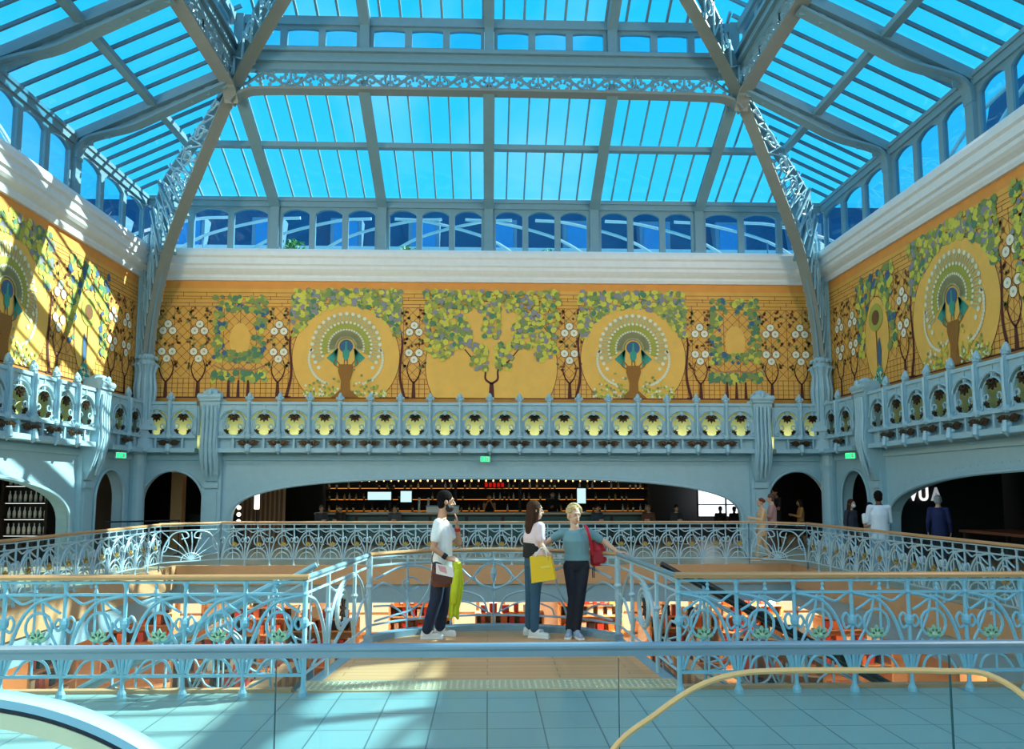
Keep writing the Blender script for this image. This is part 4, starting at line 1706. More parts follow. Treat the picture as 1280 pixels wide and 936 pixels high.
def skeleton(x, y, face, h=1.7, arms=('down', 'down'), stride=0., z0=0., seated=False):
    """standing skeleton; face = heading in degrees (0 = +x, -90 = towards the viewer)"""
    s = h / 1.75
    f = V((math.cos(rad(face)), math.sin(rad(face)), 0))
    l = V((-f.y, f.x, 0))                   # the person's own left
    o = V((x, y, z0))
    J = dict(f=f, l=l, s=s)
    dz = -.33 * s if seated else 0
    if seated:
        dz = (z0 + .62) - .95 * s
    Z = lambda z, a=0, c=0: o + f * a * s + l * c * s + V((0, 0, z * s + dz))
    J['head'] = Z(1.635, .025)
    J['neck'] = Z(1.50, -.01)
    J['chest'] = Z(1.28)
    J['waist'] = Z(1.08)
    J['pelvis'] = Z(.95)
    for k, sg in (('L', 1), ('R', -1)):
        J['sh' + k] = Z(1.42, -.01, sg * .175)
        a = arms[0 if k == 'L' else 1]
        if a == 'down':
            J['el' + k], J['wr' + k] = Z(1.13, -.03, sg * .23), Z(.89, .06, sg * .24)
        elif a == 'fwd':
            J['el' + k], J['wr' + k] = Z(1.14, .06, sg * .23), Z(1.2, .3, sg * .1)
        elif a == 'face':
            J['el' + k], J['wr' + k] = Z(1.2, .18, sg * .2), Z(1.42, .22, sg * .08)
        J['hd' + k] = (J['wr' + k] - J['el' + k]).normalized()
        st = stride * sg
        if seated:
            J['hip' + k], J['kn' + k], J['an' + k] = Z(.93, 0, sg * .09), Z(.93, .42, sg * .11), Z(.93, .45, sg * .11) + V((0, 0, -.42))
        else:
            J['hip' + k] = Z(.93, 0, sg * .09)
            J['kn' + k] = Z(.5, .04 + st * .5, sg * .1)
            J['an' + k] = Z(.085 + max(0, -st) * .12, -.02 + st, sg * .1)
        J['toe' + k] = J['an' + k] + f * .15 * s + V((0, 0, -.05 * s))
    return J


def figure(name, label, J, skin, top, bottom, shoe, hair, hairstyle='short', sleeves='short', hem=.9, vox=.008, face=None, beard=None, mask=False, group=None, loose=1., wide_leg=1., sole=(230, 230, 228), cat='person', frown=False):
    s, l = J['s'], J['l']
    f = J['f']
    up = V((0, 0, 1))
    ms = cmat(skin, .55, .05)
    hf = (V(face) if face is not None else f).normalized()
    hl = up.cross(hf).normalized()
    hu = hf.cross(hl).normalized()
    R = Matrix((hl, hf, hu)).transposed()
    H = lambda a, c, e: J['head'] + (hl * a + hf * c + hu * e) * s
    S = [('e', H(0, -.005, .02), (.074 * s, .092 * s, .1 * s), R), ('e', H(0, .022, -.055), (.056 * s, .066 * s, .062 * s), R), ('e', H(0, .05, -.09), (.03 * s, .03 * s, .026 * s), R),
         ('c', H(0, .088, .012), H(0, .108, -.03), .01 * s, .014 * s), ('e', H(.018, .085, -.033), (.012 * s,) * 3), ('e', H(-.018, .085, -.033), (.012 * s,) * 3),
         ('e', H(0, .082, .03), (.05 * s, .014 * s, .012 * s), R), ('e', H(0, .082, -.062), (.024 * s, .012 * s, .011 * s), R),
         ('e', H(.076, -.005, -.005), (.012 * s, .022 * s, .032 * s), R), ('e', H(-.076, -.005, -.005), (.012 * s, .022 * s, .032 * s), R),
         ('c', J['neck'], H(0, -.02, -.06), .056 * s, .05 * s)]
    tors = [(J['pelvis'] - up * .06 * s, .13 * s, .09 * s), (J['pelvis'], .15 * s, .105 * s), (J['waist'], .128 * s, .092 * s), (J['chest'], .155 * s, .108 * s), ((J['shL'] + J['shR']) / 2 - up * .02, .15 * s, .085 * s), (J['neck'], .055 * s, .05 * s)]
    S.append(('l', tors, l))
    for k, sg in (('L', 1), ('R', -1)):
        S += [('c', (J['shL'] + J['shR']) / 2, J['sh' + k], .06 * s, .056 * s), ('c', J['sh' + k], J['el' + k], .052 * s, .039 * s), ('c', J['el' + k], J['wr' + k], .039 * s, .026 * s)]
        S += hand_shapes(J['wr' + k], J['hd' + k], J.get('pn' + k, -l * sg), J.get('ts' + k, 1 if sg > 0 else -1), s, J.get('cu' + k, .5))
        S += [('c', J['hip' + k], J['kn' + k], .086 * s, .055 * s), ('c', J['kn' + k] - (J['kn' + k] - J['an' + k]) * .0, J['an' + k].lerp(J['kn' + k], .65), .055 * s, .056 * s), ('c', J['an' + k].lerp(J['kn' + k], .65), J['an' + k], .056 * s, .036 * s), ('c', J['an' + k], J['toe' + k], .036 * s, .026 * s)]
    root = blob(name, S, vox, ms, None, 3)
    tag(root, label, cat, group)
    # face
    for sg in (-1, 1):
        b = MB()
        b.ball(H(sg * .031, .081, .008), .0095 * s, .007 * s, .006 * s, 8, 0, R)
        b.ball(H(sg * .031, .087, .008), .0058 * s, .004 * s, .006 * s, 8, 1, R)
        b.build('eye', [M['white'], M['black']], root)
        b = MB()
        b.beam(H(sg * .015, .09, .027), H(sg * .05, .08, .03), .006 * s, .007 * s)
        b.build('eyebrow', cmat(hair), root)
    b = MB()
    b.ball(H(0, .093, -.062), .02 * s, .005 * s, .0055 * s, 8, 0, R)
    b.build('lips', cmat([max(0, c - d) for c, d in zip(skin, (30, 60, 60))]), root)
    # hair
    hm = cmat(hair, .92, .25)
    hm.node_tree.nodes['Principled BSDF'].inputs['Specular IOR Level'].default_value = .12
    if hairstyle == 'short':
        S = [('e', H(0, -.02, .045), (.088 * s, .1 * s, .1 * s), R), ('e', H(0, -.05, -.02), (.078 * s, .056 * s, .075 * s), R)]
    elif hairstyle == 'bun':
        S = [('e', H(0, -.02, .045), (.083 * s, .092 * s, .09 * s), R), ('e', H(0, -.1, .04), (.045 * s,) * 3)]
    elif hairstyle == 'long':
        S = [('e', H(0, -.02, .04), (.086 * s, .097 * s, .1 * s), R), ('l', [(H(0, -.06, -.44), .05 * s, .02 * s), (H(0, -.085, -.34), .08 * s, .035 * s), (H(0, -.085, -.2), .09 * s, .045 * s), (H(0, -.065, -.06), .085 * s, .06 * s), (H(0, -.03, .05), .08 * s, .08 * s)], hl)]
        for sg in (-1, 1):
            S.append(('c', H(sg * .07, .01, .02), H(sg * .078, -.03, -.26), .025 * s, .02 * s))
    else:                                           # short curls
        S = [('e', H(0, -.025, .05), (.085 * s, .09 * s, .088 * s), R), ('e', H(0, -.06, -.02), (.078 * s, .05 * s, .07 * s), R)]
        rr = random.Random(5)
        for i in range(60):
            a, e = rr.uniform(0, 2 * PI), rr.uniform(-.35, 1.5)
            p = (math.cos(a) * math.cos(e) * .088, math.sin(a) * math.cos(e) * .095 - .02, math.sin(e) * .092 + .045)
            if p[1] > .04 and p[2] < .08:
                continue
            S.append(('e', H(*p), (.024 * s,) * 3))
    blob('hair', S, .006, hm, root, 2)
    if beard:
        blob('beard', [('e', H(0, .036, -.072), (.064 * s, .068 * s, .056 * s), R), ('e', H(0, .055, -.098), (.034 * s, .034 * s, .03 * s), R), ('c', H(.062, .0, -.02), H(.056, .03, -.07), .018 * s, .022 * s), ('c', H(-.062, .0, -.02), H(-.056, .03, -.07), .018 * s, .022 * s)], .006, cmat(beard), root, 3)
    if mask:
        blob('face_mask', [('e', H(0, .06, -.05), (.06 * s, .052 * s, .05 * s), R)], .006, cmat((190, 214, 230)), root, 3)
    # top
    g = .022 * loose * s
    hemp = J['pelvis'] + up * (hem - .95) * s
    bot = J['pelvis'].lerp(J['waist'], (hem - .95) / .13)
    secs = [(bot, .158 * s + g, .108 * s + g), (bot.lerp(J['waist'], .5), .15 * s + g, .105 * s + g), (J['waist'], .138 * s + g, .1 * s + g), (J['chest'], .157 * s + g, .11 * s + g), ((J['shL'] + J['shR']) / 2, .14 * s + g, .082 * s + g * .6), ((J['shL'] + J['shR']) / 2 + up * .055 * s, .075 * s, .06 * s)]
    S = [('l', secs, l)]
    for k in 'LR':
        e = J['sh' + k].lerp(J['el' + k], .62)
        S += [('c', (J['shL'] + J['shR']) / 2 - up * .01, J['sh' + k], .062 * s, .066 * s)]
        if sleeves == 'short':
            S.append(('c', J['sh' + k], e, .066 * s, .06 * s))
        elif sleeves == 'long':
            S += [('c', J['sh' + k], J['el' + k], .066 * s, .052 * s), ('c', J['el' + k], J['wr' + k], .052 * s, .038 * s)]
    blob('shirt' if sleeves != 'none' else 'top', S, .008, cmat(top), root, 5)
    # trousers
    S = [('l', [(J['pelvis'] - up * .09 * s, .14 * s, .1 * s), (J['pelvis'], .163 * s, .115 * s), (J['waist'] - up * .03, .142 * s, .104 * s)], l)]
    for k in 'LR':
        c = J['an' + k] + up * .03 * s
        S += [('c', J['hip' + k], J['kn' + k], .098 * s, .068 * s * wide_leg), ('c', J['kn' + k], c, .068 * s * wide_leg, .056 * s * wide_leg)]
    blob('trousers', S, .008, cmat(bottom), root, 5)
    for k in 'LR':
        a, t = J['an' + k], J['toe' + k]
        dv = (t - a)
        dv.z = 0
        dv.normalize()
        base = a.z - .055 * s
        q = lambda u, z: V((a.x, a.y, base + z * s)) + dv * u * s
        sh = blob('shoe', [('c', q(-.04, .02), q(.16, .012), .042 * s, .036 * s), ('c', q(-.035, .05), q(.04, .05), .04 * s, .036 * s), ('c', q(.04, .035), q(.165, .008), .036 * s, .03 * s)], .007, cmat(shoe), root, 4)
        sd = dv.cross(up)
        b = MB()
        b.strip([q(-.075, -.012), q(.0, -.012), q(.1, -.012), q(.195, -.012)], .078 * s, .026 * s)
        b.build('sole', cmat(sole), sh)
    return root


Y0 = 9.6
G = .0                                         # landing level


def px(x, y, d=0.):
    return at(x, y, Y0 + d)


# --- man in the white T-shirt, in profile
J = dict(f=V((1, .05, 0)).normalized(), s=1.02)
J['l'] = V((-.05, 1, 0)).normalized()
J.update(head=px(557.5, 627), neck=px(552.5, 646), chest=px(552, 668), waist=px(553, 690), pelvis=px(552.5, 704),
         shR=px(548, 654.5, -.17), shL=px(555, 655, .17), elR=px(541.5, 685, -.24), wrR=px(560, 698, -.24), elL=px(574, 679, .14), wrL=px(571.5, 658, .08),
         hipR=px(550, 708, -.09), hipL=px(555, 708, .09), knR=px(545, 749, -.1), knL=px(555, 748, .1), anR=px(534, 790.5, -.08), anL=px(550, 788.5, .1))
J['hdR'], J['hdL'] = V((1, 0, -.15)), V((-.05, -.05, 1))
J['pnR'], J['tsR'], J['cuR'] = V((0, .6, -1)), 1, .8
J['pnL'], J['tsL'], J['cuL'] = V((-1, 0, 0)), 1, .25
for k in 'LR':
    J['an' + k].z = .09
    J['toe' + k] = J['an' + k] + V((.17, -.01, -.05))
man = figure('person', 'bearded person in a white T-shirt and dark jeans, one hand raised to the mouth', J, (196, 142, 112), (238, 240, 242), (26, 38, 66), (232, 226, 224), (22, 18, 18), 'short', 'short', .86, .005, wide_leg=1.15, face=(1, .12, -.03), beard=(26, 20, 20))
b = MB()
p, q = J['wrR'], J['elR']
d = (q - p).normalized()
b.tube([p + d * .02, p + d * .075], .036, 10)
b.build('wristband', cmat((18, 20, 26)), man)
p, q = J['wrL'], J['elL']
d = (q - p).normalized()
b = MB()
b.tube([p + d * .02, p + d * .06], .036, 10)
b.build('wristband', cmat((190, 40, 40)), man)

# crossbody bag with papers
bag = thing('crossbody_bag', 'brown leather crossbody bag hanging at the hip of the person in white', 'bag', px(552.5, 732, -.24))
c = bag.location.copy()
loc = lambda x, y, d=-.24: px(x, y, d) - c
S = [('l', [(loc(552, 733.5), .1, .03), (loc(552, 728), .135, .045), (loc(553, 715), .13, .04), (loc(552.5, 708), .11, .03)], (1, 0, 0))]
blob('bag_body', S, .006, mat('brown_leather', (122, 58, 36), .45), bag, 3)
b = MB()
b.poly([loc(540, 716, -.3), loc(566, 722, -.3), loc(565, 729, -.3), (loc(553, 731, -.3)), loc(541, 726, -.3)], (0, .02, 0))
b.build('flap', mat('dark_brown_leather', (92, 40, 26), .45), bag)
b = MB()
b.strip(spline([loc(543, 712, -.28), loc(540, 700, -.27), loc(542, 690, -.24), loc(546, 672, -.235), loc(551, 656, -.2), loc(556, 650, -.02), loc(557, 660, .12)], 5), .012, .03, up=(0, 1, 0))
b.build('strap', bpy.data.materials['dark_brown_leather'], bag)
pap = thing('leaflet', 'white and pink leaflet tucked into the brown crossbody bag', 'leaflet', px(556, 713, -.31))
c = pap.location.copy()
b = MB()
b.poly([px(545, 704, -.33) - c, px(566, 709, -.33) - c, px(568, 722, -.33) - c, px(545, 717, -.33) - c], (0, .004, 0))
b.build('sheet', mat('leaflet_paper', (240, 226, 226), .6), pap)
b = MB()
b.poly([px(547, 706, -.332) - c, px(557, 708.5, -.332) - c, px(559, 717, -.332) - c, px(550, 714, -.332) - c], (0, .002, 0))
b.build('pink_print', mat('leaflet_pink', (222, 160, 160), .6), pap)

# jacket over the forearm
jk = thing('jacket', 'yellow-green jacket draped over the forearm of the person in white', 'jacket', px(569, 738, -.22))
c = jk.location.copy()
b = MB()
ym = mat('lime_jacket', (196, 204, 36), .8, bump=.3)
NR, NC = 18, 14
vs, fs = [], []
for side in (0, 1):
    for i in range(NR + 1):
        t = i / NR
        yy = 702 + (772 - 702) * t
        xl, xr = 567.5 - 7.5 * t ** .7 * (1 if t < .9 else .95), 576 + 4 * math.sin(PI * min(t * 1.2, 1)) - 2 * t
        for j in range(NC + 1):
            u = j / NC
            fold = .018 * math.sin(u * 19 + t * 2.2) * min(1, t * 3) + .03 * math.sin(u * PI)
            dd = -.27 - fold if side == 0 else -.14 + fold
            vs.append(px(xl + (xr - xl) * u, yy + 2.5 * math.sin(u * 9) * (t > .9), dd) - c)
n1 = (NR + 1) * (NC + 1)
for i in range(NR):
    for j in range(NC):
        a = i * (NC + 1) + j
        fs.append((a, a + 1, a + NC + 2, a + NC + 1))
        fs.append((n1 + a, n1 + a + NC + 1, n1 + a + NC + 2, n1 + a + 1))
for i in range(NR):
    for j in (0, NC):
        a = i * (NC + 1) + j
        fs.append((a, a + NC + 1, n1 + a + NC + 1, n1 + a))
for j in range(NC):
    for i in (0, NR):
        a = i * (NC + 1) + j
        fs.append((a, a + 1, n1 + a + 1, n1 + a))
b.add(vs, fs)
b.build('body_cloth', ym, jk, smooth=True)
blob('sleeve', [('c', px(571, 715, -.3) - c, px(568, 740, -.33) - c, .04, .045), ('c', px(568, 740, -.33) - c, px(567, 752, -.32) - c, .045, .035)], .008, ym, jk, 3)

# --- young woman seen from behind
J = dict(f=V((.85, .5, 0)).normalized(), s=.97)
J['l'] = V((-.5, .85, 0)).normalized()
J.update(head=px(669, 638), neck=px(667, 654, .0), chest=px(668, 672), waist=px(668.5, 686), pelvis=px(668, 699),
         shR=px(675, 658.5, -.13), shL=px(662.5, 658.5, .13), elR=px(677, 682, -.2), wrR=px(682, 688, -.36), elL=px(660, 684, .2), wrL=px(668, 690, .3),
         hipR=px(671, 703, -.07), hipL=px(664.5, 703, .08), knR=px(669, 744, -.06), knL=px(663, 744, .1), anR=px(668, 786, -.06), anL=px(661.5, 785, .12))
J['hdR'] = V((.5, -.6, -.5))
J['hdL'] = V((.8, .4, -.2))
J['pnR'], J['cuR'] = V((-.3, .3, -1)), 1.0
for k in 'LR':
    J['an' + k].z = .088
    J['toe' + k] = J['an' + k] + V((.15, .02 if k == 'L' else -.06, -.05))
wom = figure('person', 'person seen from behind with long brown hair, pink T-shirt and blue jeans', J, (206, 158, 130), (236, 206, 210), (46, 86, 116), (222, 222, 220), (70, 46, 34), 'long', 'short', 1.0, .005, face=(.95, .3, 0))
blob('waist_bag', [('l', [(px(667, 697), .155, .125), (px(667.5, 688), .158, .128), (px(668, 678), .158, .128)], J['l'])], .008, cmat((24, 24, 28)), wom, 3)
yb = thing('shopping_bag', 'bright yellow paper shopping bag hanging from a hand between the two women', 'bag', px(678, 728, -.38))
c = yb.location.copy()
b = MB()
A, B_, C_, D_ = [px(*p, -.45) - c for p in ((662, 696), (688, 694.5), (694, 724), (664.5, 729))]
e = V((.03, .12, 0))
b.add([A, B_, C_, D_, A + e, B_ + e, C_ + e, D_ + e], [(0, 1, 2, 3), (7, 6, 5, 4), (0, 3, 7, 4), (1, 5, 6, 2), (2, 6, 7, 3)])
ymt = mat('yellow_paper', (255, 200, 30), .5)
b.build('paper_body', ymt, yb)
for dd in (-.45, -.34):
    b = MB()
    b.tube(spline([px(669, 696, dd) - c, px(673, 688, dd) - c, px(678, 684.5, -.4) - c, px(682, 688, dd) - c, px(683.5, 695.5, dd) - c], 5), .006, 6)
    b.build('handle', M['white'], yb)
b = MB()
b.poly([px(676, 708, -.452) - c, px(687, 706.5, -.452) - c, px(687.5, 709, -.452) - c, px(676.5, 710.5, -.452) - c], (0, -.001, 0))
b.build('pale_print', mat('pale_yellow_print', (255, 220, 110), .5), yb)

# --- older woman facing the viewer
J = dict(f=V((.12, -1, 0)).normalized(), s=.95)
J['l'] = V((1, .12, 0)).normalized()
J.update(head=px(718, 643.5), neck=px(718.5, 659), chest=px(720, 676), waist=px(721, 692), pelvis=px(721, 704),
         shL=px(736, 666, 0), shR=px(703, 666.5, .02), elL=px(757, 678, .0), wrL=px(771, 689.3, -.1), elR=px(688, 674.5, .14), wrR=px(676, 686, .34),
         hipL=px(728, 708), hipR=px(713, 708), knL=px(725, 748, -.06), knR=px(716.5, 748, -.02), anL=px(720.5, 787, -.05), anR=px(712, 788.5, .0))
J['hdL'], J['hdR'] = V((.9, -.25, -.08)), V((-.8, .5, -.1))
J['pnL'], J['pnR'] = V((0, 0, -1)), V((0, 0, -1))
J['cuL'] = .35
J['tsL'], J['tsR'] = -1, 1
for k in 'LR':
    J['an' + k].z = .085
    J['toe' + k] = J['an' + k] + V((.035 if k == 'L' else -.04, -.15, -.05))
old = figure('person', 'person with short fair curls, teal T-shirt and navy trousers, leaning on the railing', J, (214, 166, 140), (112, 150, 158), (18, 22, 40), (150, 170, 196), (206, 172, 124), 'curls', 'short', .99, .005, face=(.35, -1, -.1))
bp = thing('backpack', 'red backpack slung on the shoulder of the person in teal', 'bag', px(747, 690, .1))
c = bp.location.copy()
S = [('l', [(px(746, 707, .1) - c, .07, .05), (px(748, 700, .1) - c, .105, .085), (px(747.5, 686, .1) - c, .1, .085), (px(744, 676, .1) - c, .075, .065), (px(742, 671, .1) - c, .04, .04)], (1, 0, 0))]
rm = mat('red_nylon', (196, 20, 44), .5, bump=.2)
blob('bag_body', S, .007, rm, bp, 3)
b = MB()
b.poly([px(741, 689, -.0) - c, px(754, 688, -.0) - c, px(754, 702, -.01) - c, px(742, 704, -.01) - c], (0, .06, 0))
b.build('front_pocket', mat('dark_red_nylon', (160, 14, 34), .5), bp)
b = MB()
b.strip(spline([px(731, 656, .05) - c, px(733, 659, -.11) - c, px(736, 668, -.16) - c, px(739, 680, -.13) - c, px(741, 694, -.05) - c], 5), .035, .012, up=(0, 1, 0))
b.build('strap', rm, bp)
for x in (742, 744):
    b = MB()
    b.strip([px(x, 705, .06) - c, px(x - 1.5, 714, .05) - c, px(x - 1, 722, .06) - c], .012, .004, up=(0, 1, 0))
    b.build('dangling_strap', M['black'], bp)

# --- visitors on the far galleries
OL = (150, 106, 84)
FAIR = (204, 158, 134)
figure('person', 'person in a white shirt seen from behind, at the right railing', skeleton(8.15, 15.9, 80, 1.76, ('fwd', 'fwd')), (84, 54, 40), (206, 220, 236), (150, 180, 206), (40, 40, 44), (20, 16, 16), 'short', 'long', .78, loose=1.2)
figure('person', 'masked person in a dark jacket, left of the white shirt on the right gallery', skeleton(8.75, 18.4, -60, 1.56, ('down', 'down')), FAIR, (36, 40, 56), (40, 40, 50), (30, 30, 34), (60, 34, 28), 'long', 'long', .85, mask=True)
figure('person', 'masked person in a white and black top looking down at the railing', skeleton(8.65, 17.3, -70, 1.5, ('fwd', 'fwd')), (150, 110, 90), (224, 226, 230), (30, 30, 36), (30, 30, 34), (24, 20, 22), 'short', 'short', .9, mask=True)
figure('person', 'person with auburn hair walking left in a tan outfit, at the right far corner', skeleton(7.0, 19.6, 175, 1.58, ('fwd', 'down'), .2), FAIR, (214, 170, 128), (216, 178, 140), (210, 160, 110), (120, 56, 34), 'bun', 'long', .7)
figure('person', 'person in a dusty pink top walking beside the tan outfit', skeleton(7.45, 20.1, 160, 1.68, ('fwd', 'down'), .1), FAIR, (190, 140, 136), (60, 50, 50), (60, 50, 50), (92, 70, 60), 'short', 'long', .85)
figure('person', 'person in a maroon top in the right small arch, lowest of the group there', skeleton(8.5, 23.4, -110, 1.5, ('fwd', 'fwd')), FAIR, (82, 34, 44), (30, 26, 30), (30, 30, 34), (140, 110, 80), 'short', 'long', .85)
figure('person', 'tall person in black standing in the right small arch', skeleton(9.0, 23.9, -170, 1.84, ('fwd', 'fwd')), OL, (18, 18, 20), (18, 18, 20), (20, 20, 22), (24, 18, 16), 'short', 'short', .85)
figure('person', 'person in an ochre cardigan at the right edge of the right small arch', skeleton(9.6, 23.5, 170, 1.5, ('fwd', 'down')), OL, (166, 116, 60), (40, 34, 30), (30, 30, 34), (40, 30, 26), 'long', 'long', .85)
figure('person', 'person in a dark blue shirt with grey hair, in front of the white letters', skeleton(10.36, 17.5, 60, 1.66, ('down', 'down')), FAIR, (20, 32, 84), (16, 22, 50), (24, 24, 28), (150, 150, 152), 'short', 'long', .8, loose=1.15, mask=True)
# --- bar staff and guests
figure('person', 'bartender in a black sleeveless top with bare arms behind the counter', skeleton(.05, 26.9, -90, 1.66, ('face', 'face')), (206, 150, 118), (18, 18, 20), (18, 18, 20), (20, 20, 22), (30, 22, 20), 'short', 'none', .9)
figure('person', 'masked bartender in black, behind the counter between the two women', skeleton(2.25, 26.9, -90, 1.76, ('down', 'fwd')), (176, 124, 100), (22, 22, 26), (18, 18, 20), (20, 20, 22), (26, 20, 20), 'short', 'long', .9, mask=True)
# ------------------------------------------------------------------ bar behind the wide arch
bar = thing('bar_counter', 'long bar counter with a pale top, behind the wide arch', 'counter', (-.3, 25.6, 0))
b = MB()
b.box(-5.2, 5.6, -.25, .35, .1, 1.0)
b.box(-5.2, 5.6, -.2, .35, 0, .1)
b.build('carcass', M['darkwood'], bar)
for i in range(9):
    b = MB()
    b.box(-5.1 + i * 1.19, -4.02 + i * 1.19, -.28, -.25, .18, .92)
    b.build('front_panel', mat('teal_panel', (44, 84, 86), .35) if i == 0 else bpy.data.materials['teal_panel'], bar)
b = MB()
b.box(-5.3, 5.7, -.42, .4, 1.0, 1.06)
b.build('worktop', mat('pale_stone_top', (176, 168, 152), .3), bar)
blk = thing('till_block', 'white till block on the bar counter, beside the person in white', 'counter unit', (-1.5, 25.5, 1.06))
b = MB()
b.box(-.5, .55, -.25, .2, 0, .2)
b.build('body', M['white'], blk)
b = MB()
b.box(-.52, .57, -.27, .22, .2, .225)
b.build('lid', M['zinc'], blk)
for x, lab in ((-2.25, 'white beer tap tower on the bar, left one of the pair'), (-1.95, 'white beer tap tower on the bar, right one of the pair')):
    t = thing('tap_tower', lab, 'beer tap', (x, 25.45, 1.06))
    b = MB()
    b.lathe([(.07, 0), (.07, .02), (.035, .04), (.035, .42), (.05, .44), (.03, .48)], n=10)
    b.build('column', M['white'], t)
    b = MB()
    b.tube([V((0, -.03, .36)), V((0, -.14, .36)), V((0, -.16, .3))], .014, 6)
    b.build('spout', M['zinc'], t)

# back-bar shelving full of bottles
M['shelflit'] = emis('amber_shelf_light', (255, 170, 80), .9)
bb = thing('back_bar', 'dark back bar shelving with amber lit shelves behind the counter', 'shelving', (0, 28.9, 0))
for x in (-6.0, -3.6, -1.2, 1.2, 3.6, 6.0):
    b = MB()
    b.box(x - .05, x + .05, -.3, .2, 0, 2.7)
    b.build('upright', M['darkwood'], bb)
b = MB()
b.box(-6, 6, .2, .24, 0, 2.7)
b.build('back_board', M['dark'], bb)
SH = (1.0, 1.42, 1.84)
for z in SH:
    b = MB()
    b.box(-6, 6, -.28, .2, z - .03, z)
    o = b.build('shelf', M['darkwood'], bb)
    b = MB()
    b.box(-5.9, 5.9, .18, .195, z + .005, z + .02)
    b.build('light_strip', M['shelflit'], o)


def bottle_mesh(name, glassm, capm, h=.3, r=.038):
    b = MB()
    b.lathe([(r * .9, 0), (r, .01), (r, h * .58), (r * .7, h * .68), (r * .36, h * .76), (r * .34, h * .92)], n=8)
    me = b.mesh(name, glassm)
    b = MB()
    b.lathe([(r * .4, h * .9), (r * .42, h), (r * .1, h * 1.01)], n=8)
    c = b.mesh('cap', capm)
    b = MB()
    b.lathe([(r * 1.02, h * .2), (r * 1.02, h * .45)], n=8)
    return me, c, b.mesh('paper_label', M['creamwall'])


BM = [bottle_mesh('bottle', mat('bottle_glass_%d' % i, c, .12, spec=.8), mat('cap_%d' % i, k, .4), h) for i, (c, k, h) in enumerate((((150, 90, 30), (30, 30, 30), .3), ((40, 70, 40), (170, 140, 60), .31), ((210, 214, 214), (190, 190, 190), .27), ((120, 30, 24), (20, 20, 20), .3), ((226, 180, 96), (60, 40, 20), .26)))]


def bottle(label, loc, kind, group):
    o = thing('bottle', label, 'bottle', loc, 0, group)
    for me, nm in zip(BM[kind], ('glass', 'cap', 'paper_label')):
        link(nm, me, o)
    return o


KN = ('amber', 'green', 'clear', 'dark red', 'pale gold')
rb = random.Random(3)
for z in SH:
    x = -5.85
    while x < 5.9:
        if min(abs(x - u) for u in (-6, -3.6, -1.2, 1.2, 3.6, 6)) > .1 and rb.random() < .62:
            k = rb.randrange(5)
            bottle('%s bottle on the lit shelves of the back bar' % KN[k], (x, 28.78 + rb.uniform(-.06, .06), z), k, '%s bottles on the back bar' % KN[k])
        x += rb.uniform(.16, .3)

rack = thing('glass_rack', 'overhead rack with a row of tiny warm bulbs above the bar', 'rack', (0, 25.7, 2.05))
b = MB()
b.box(-5.2, 6.0, -.25, .25, .1, .14)
for x in (-5, -2.5, 0, 2.5, 5.5):
    b.box(x - .015, x + .015, -.015, .015, .14, .81)
b.build('frame', M['black'], rack)
M['bulb'] = emis('warm_bulb', (255, 190, 110), 3)
bm_ = MB()
bm_.lathe([(.004, .1), (.02, .07), (.026, .045), (.016, .02), (.003, .012)], n=8)
bme = bm_.mesh('bulb', M['bulb'])
for i in range(46):
    o = link('bulb', bme, rack)
    o.location = (-5.1 + i * .24, -.2, 0)

for (x0, x1, z0, z1, lab) in ((-4.4, -3.55, 1.43, 1.72, 'wide bright screen glowing on the wall left of the bar'), (-3.2, -2.8, 1.35, 1.75, 'small square bright screen right of the wide one, behind the bar'), (3.3, 3.62, 1.3, 1.85, 'tall bright screen glowing at the right of the bar')):
    t = thing('screen', lab, 'screen', ((x0 + x1) / 2, 28.5, (z0 + z1) / 2))
    w_, h_ = (x1 - x0) / 2, (z1 - z0) / 2
    b = MB()
    b.box(-w_ - .03, w_ + .03, 0, .05, -h_ - .03, h_ + .03)
    b.box(-.04, .04, .05, .6, -.04, .04)
    b.build('case', M['black'], t)
    b = MB()
    b.box(-w_, w_, -.01, 0, -h_, h_)
    b.build('lit_face', emis('screen_white', (200, 236, 240), .9) if 'screen_white' not in bpy.data.materials else bpy.data.materials['screen_white'], t)
t = thing('lit_sign', 'small dim red lit sign above the bartender', 'sign', (.25, 28.45, 1.98))
b = MB()
b.box(-.42, .42, 0, .05, -.13, .13)
b.build('board', M['dark'], t)
b = MB()
for i in range(5):
    b.box(-.36 + i * .15, -.26 + i * .15, -.015, 0, -.08, .08)
b.build('red_face', emis('sign_red', (190, 24, 20), .7), t)

# left end of the bar: slatted timber screen, lamp tube and three stacked globes
t = thing('slatted_screen', 'beige slatted timber screen at the left end of the bar', 'screen wall', (-8.1, 26, 0))
b = MB()
b.box(-1.1, 1.35, 0, .06, 0, 2.6)
b.build('panel', mat('beige_timber', (196, 150, 110), .6), t)
b = MB()
for i in range(16):
    b.box(-1.05 + i * .15, -.98 + i * .15, -.04, 0, .05, 2.55)
b.build('slats', mat('brown_slat', (128, 88, 60), .6), t)
M['tubewhite'] = emis('tube_white', (255, 246, 226), 2.2)
t = thing('lamp_tube', 'upright white lamp tube in front of the slatted screen', 'lamp', (-7.15, 24.2, 1.2))
b = MB()
b.lathe([(.07, 0), (.08, .02), (.08, .62), (.07, .64)], n=12)
b.build('tube', M['tubewhite'], t)
b = MB()
b.lathe([(.02, -1.2), (.02, 0)], n=8)
b.lathe([(.16, -1.2), (.16, -1.17), (.02, -1.16)], n=14)
b.build('stand', M['black'], t)
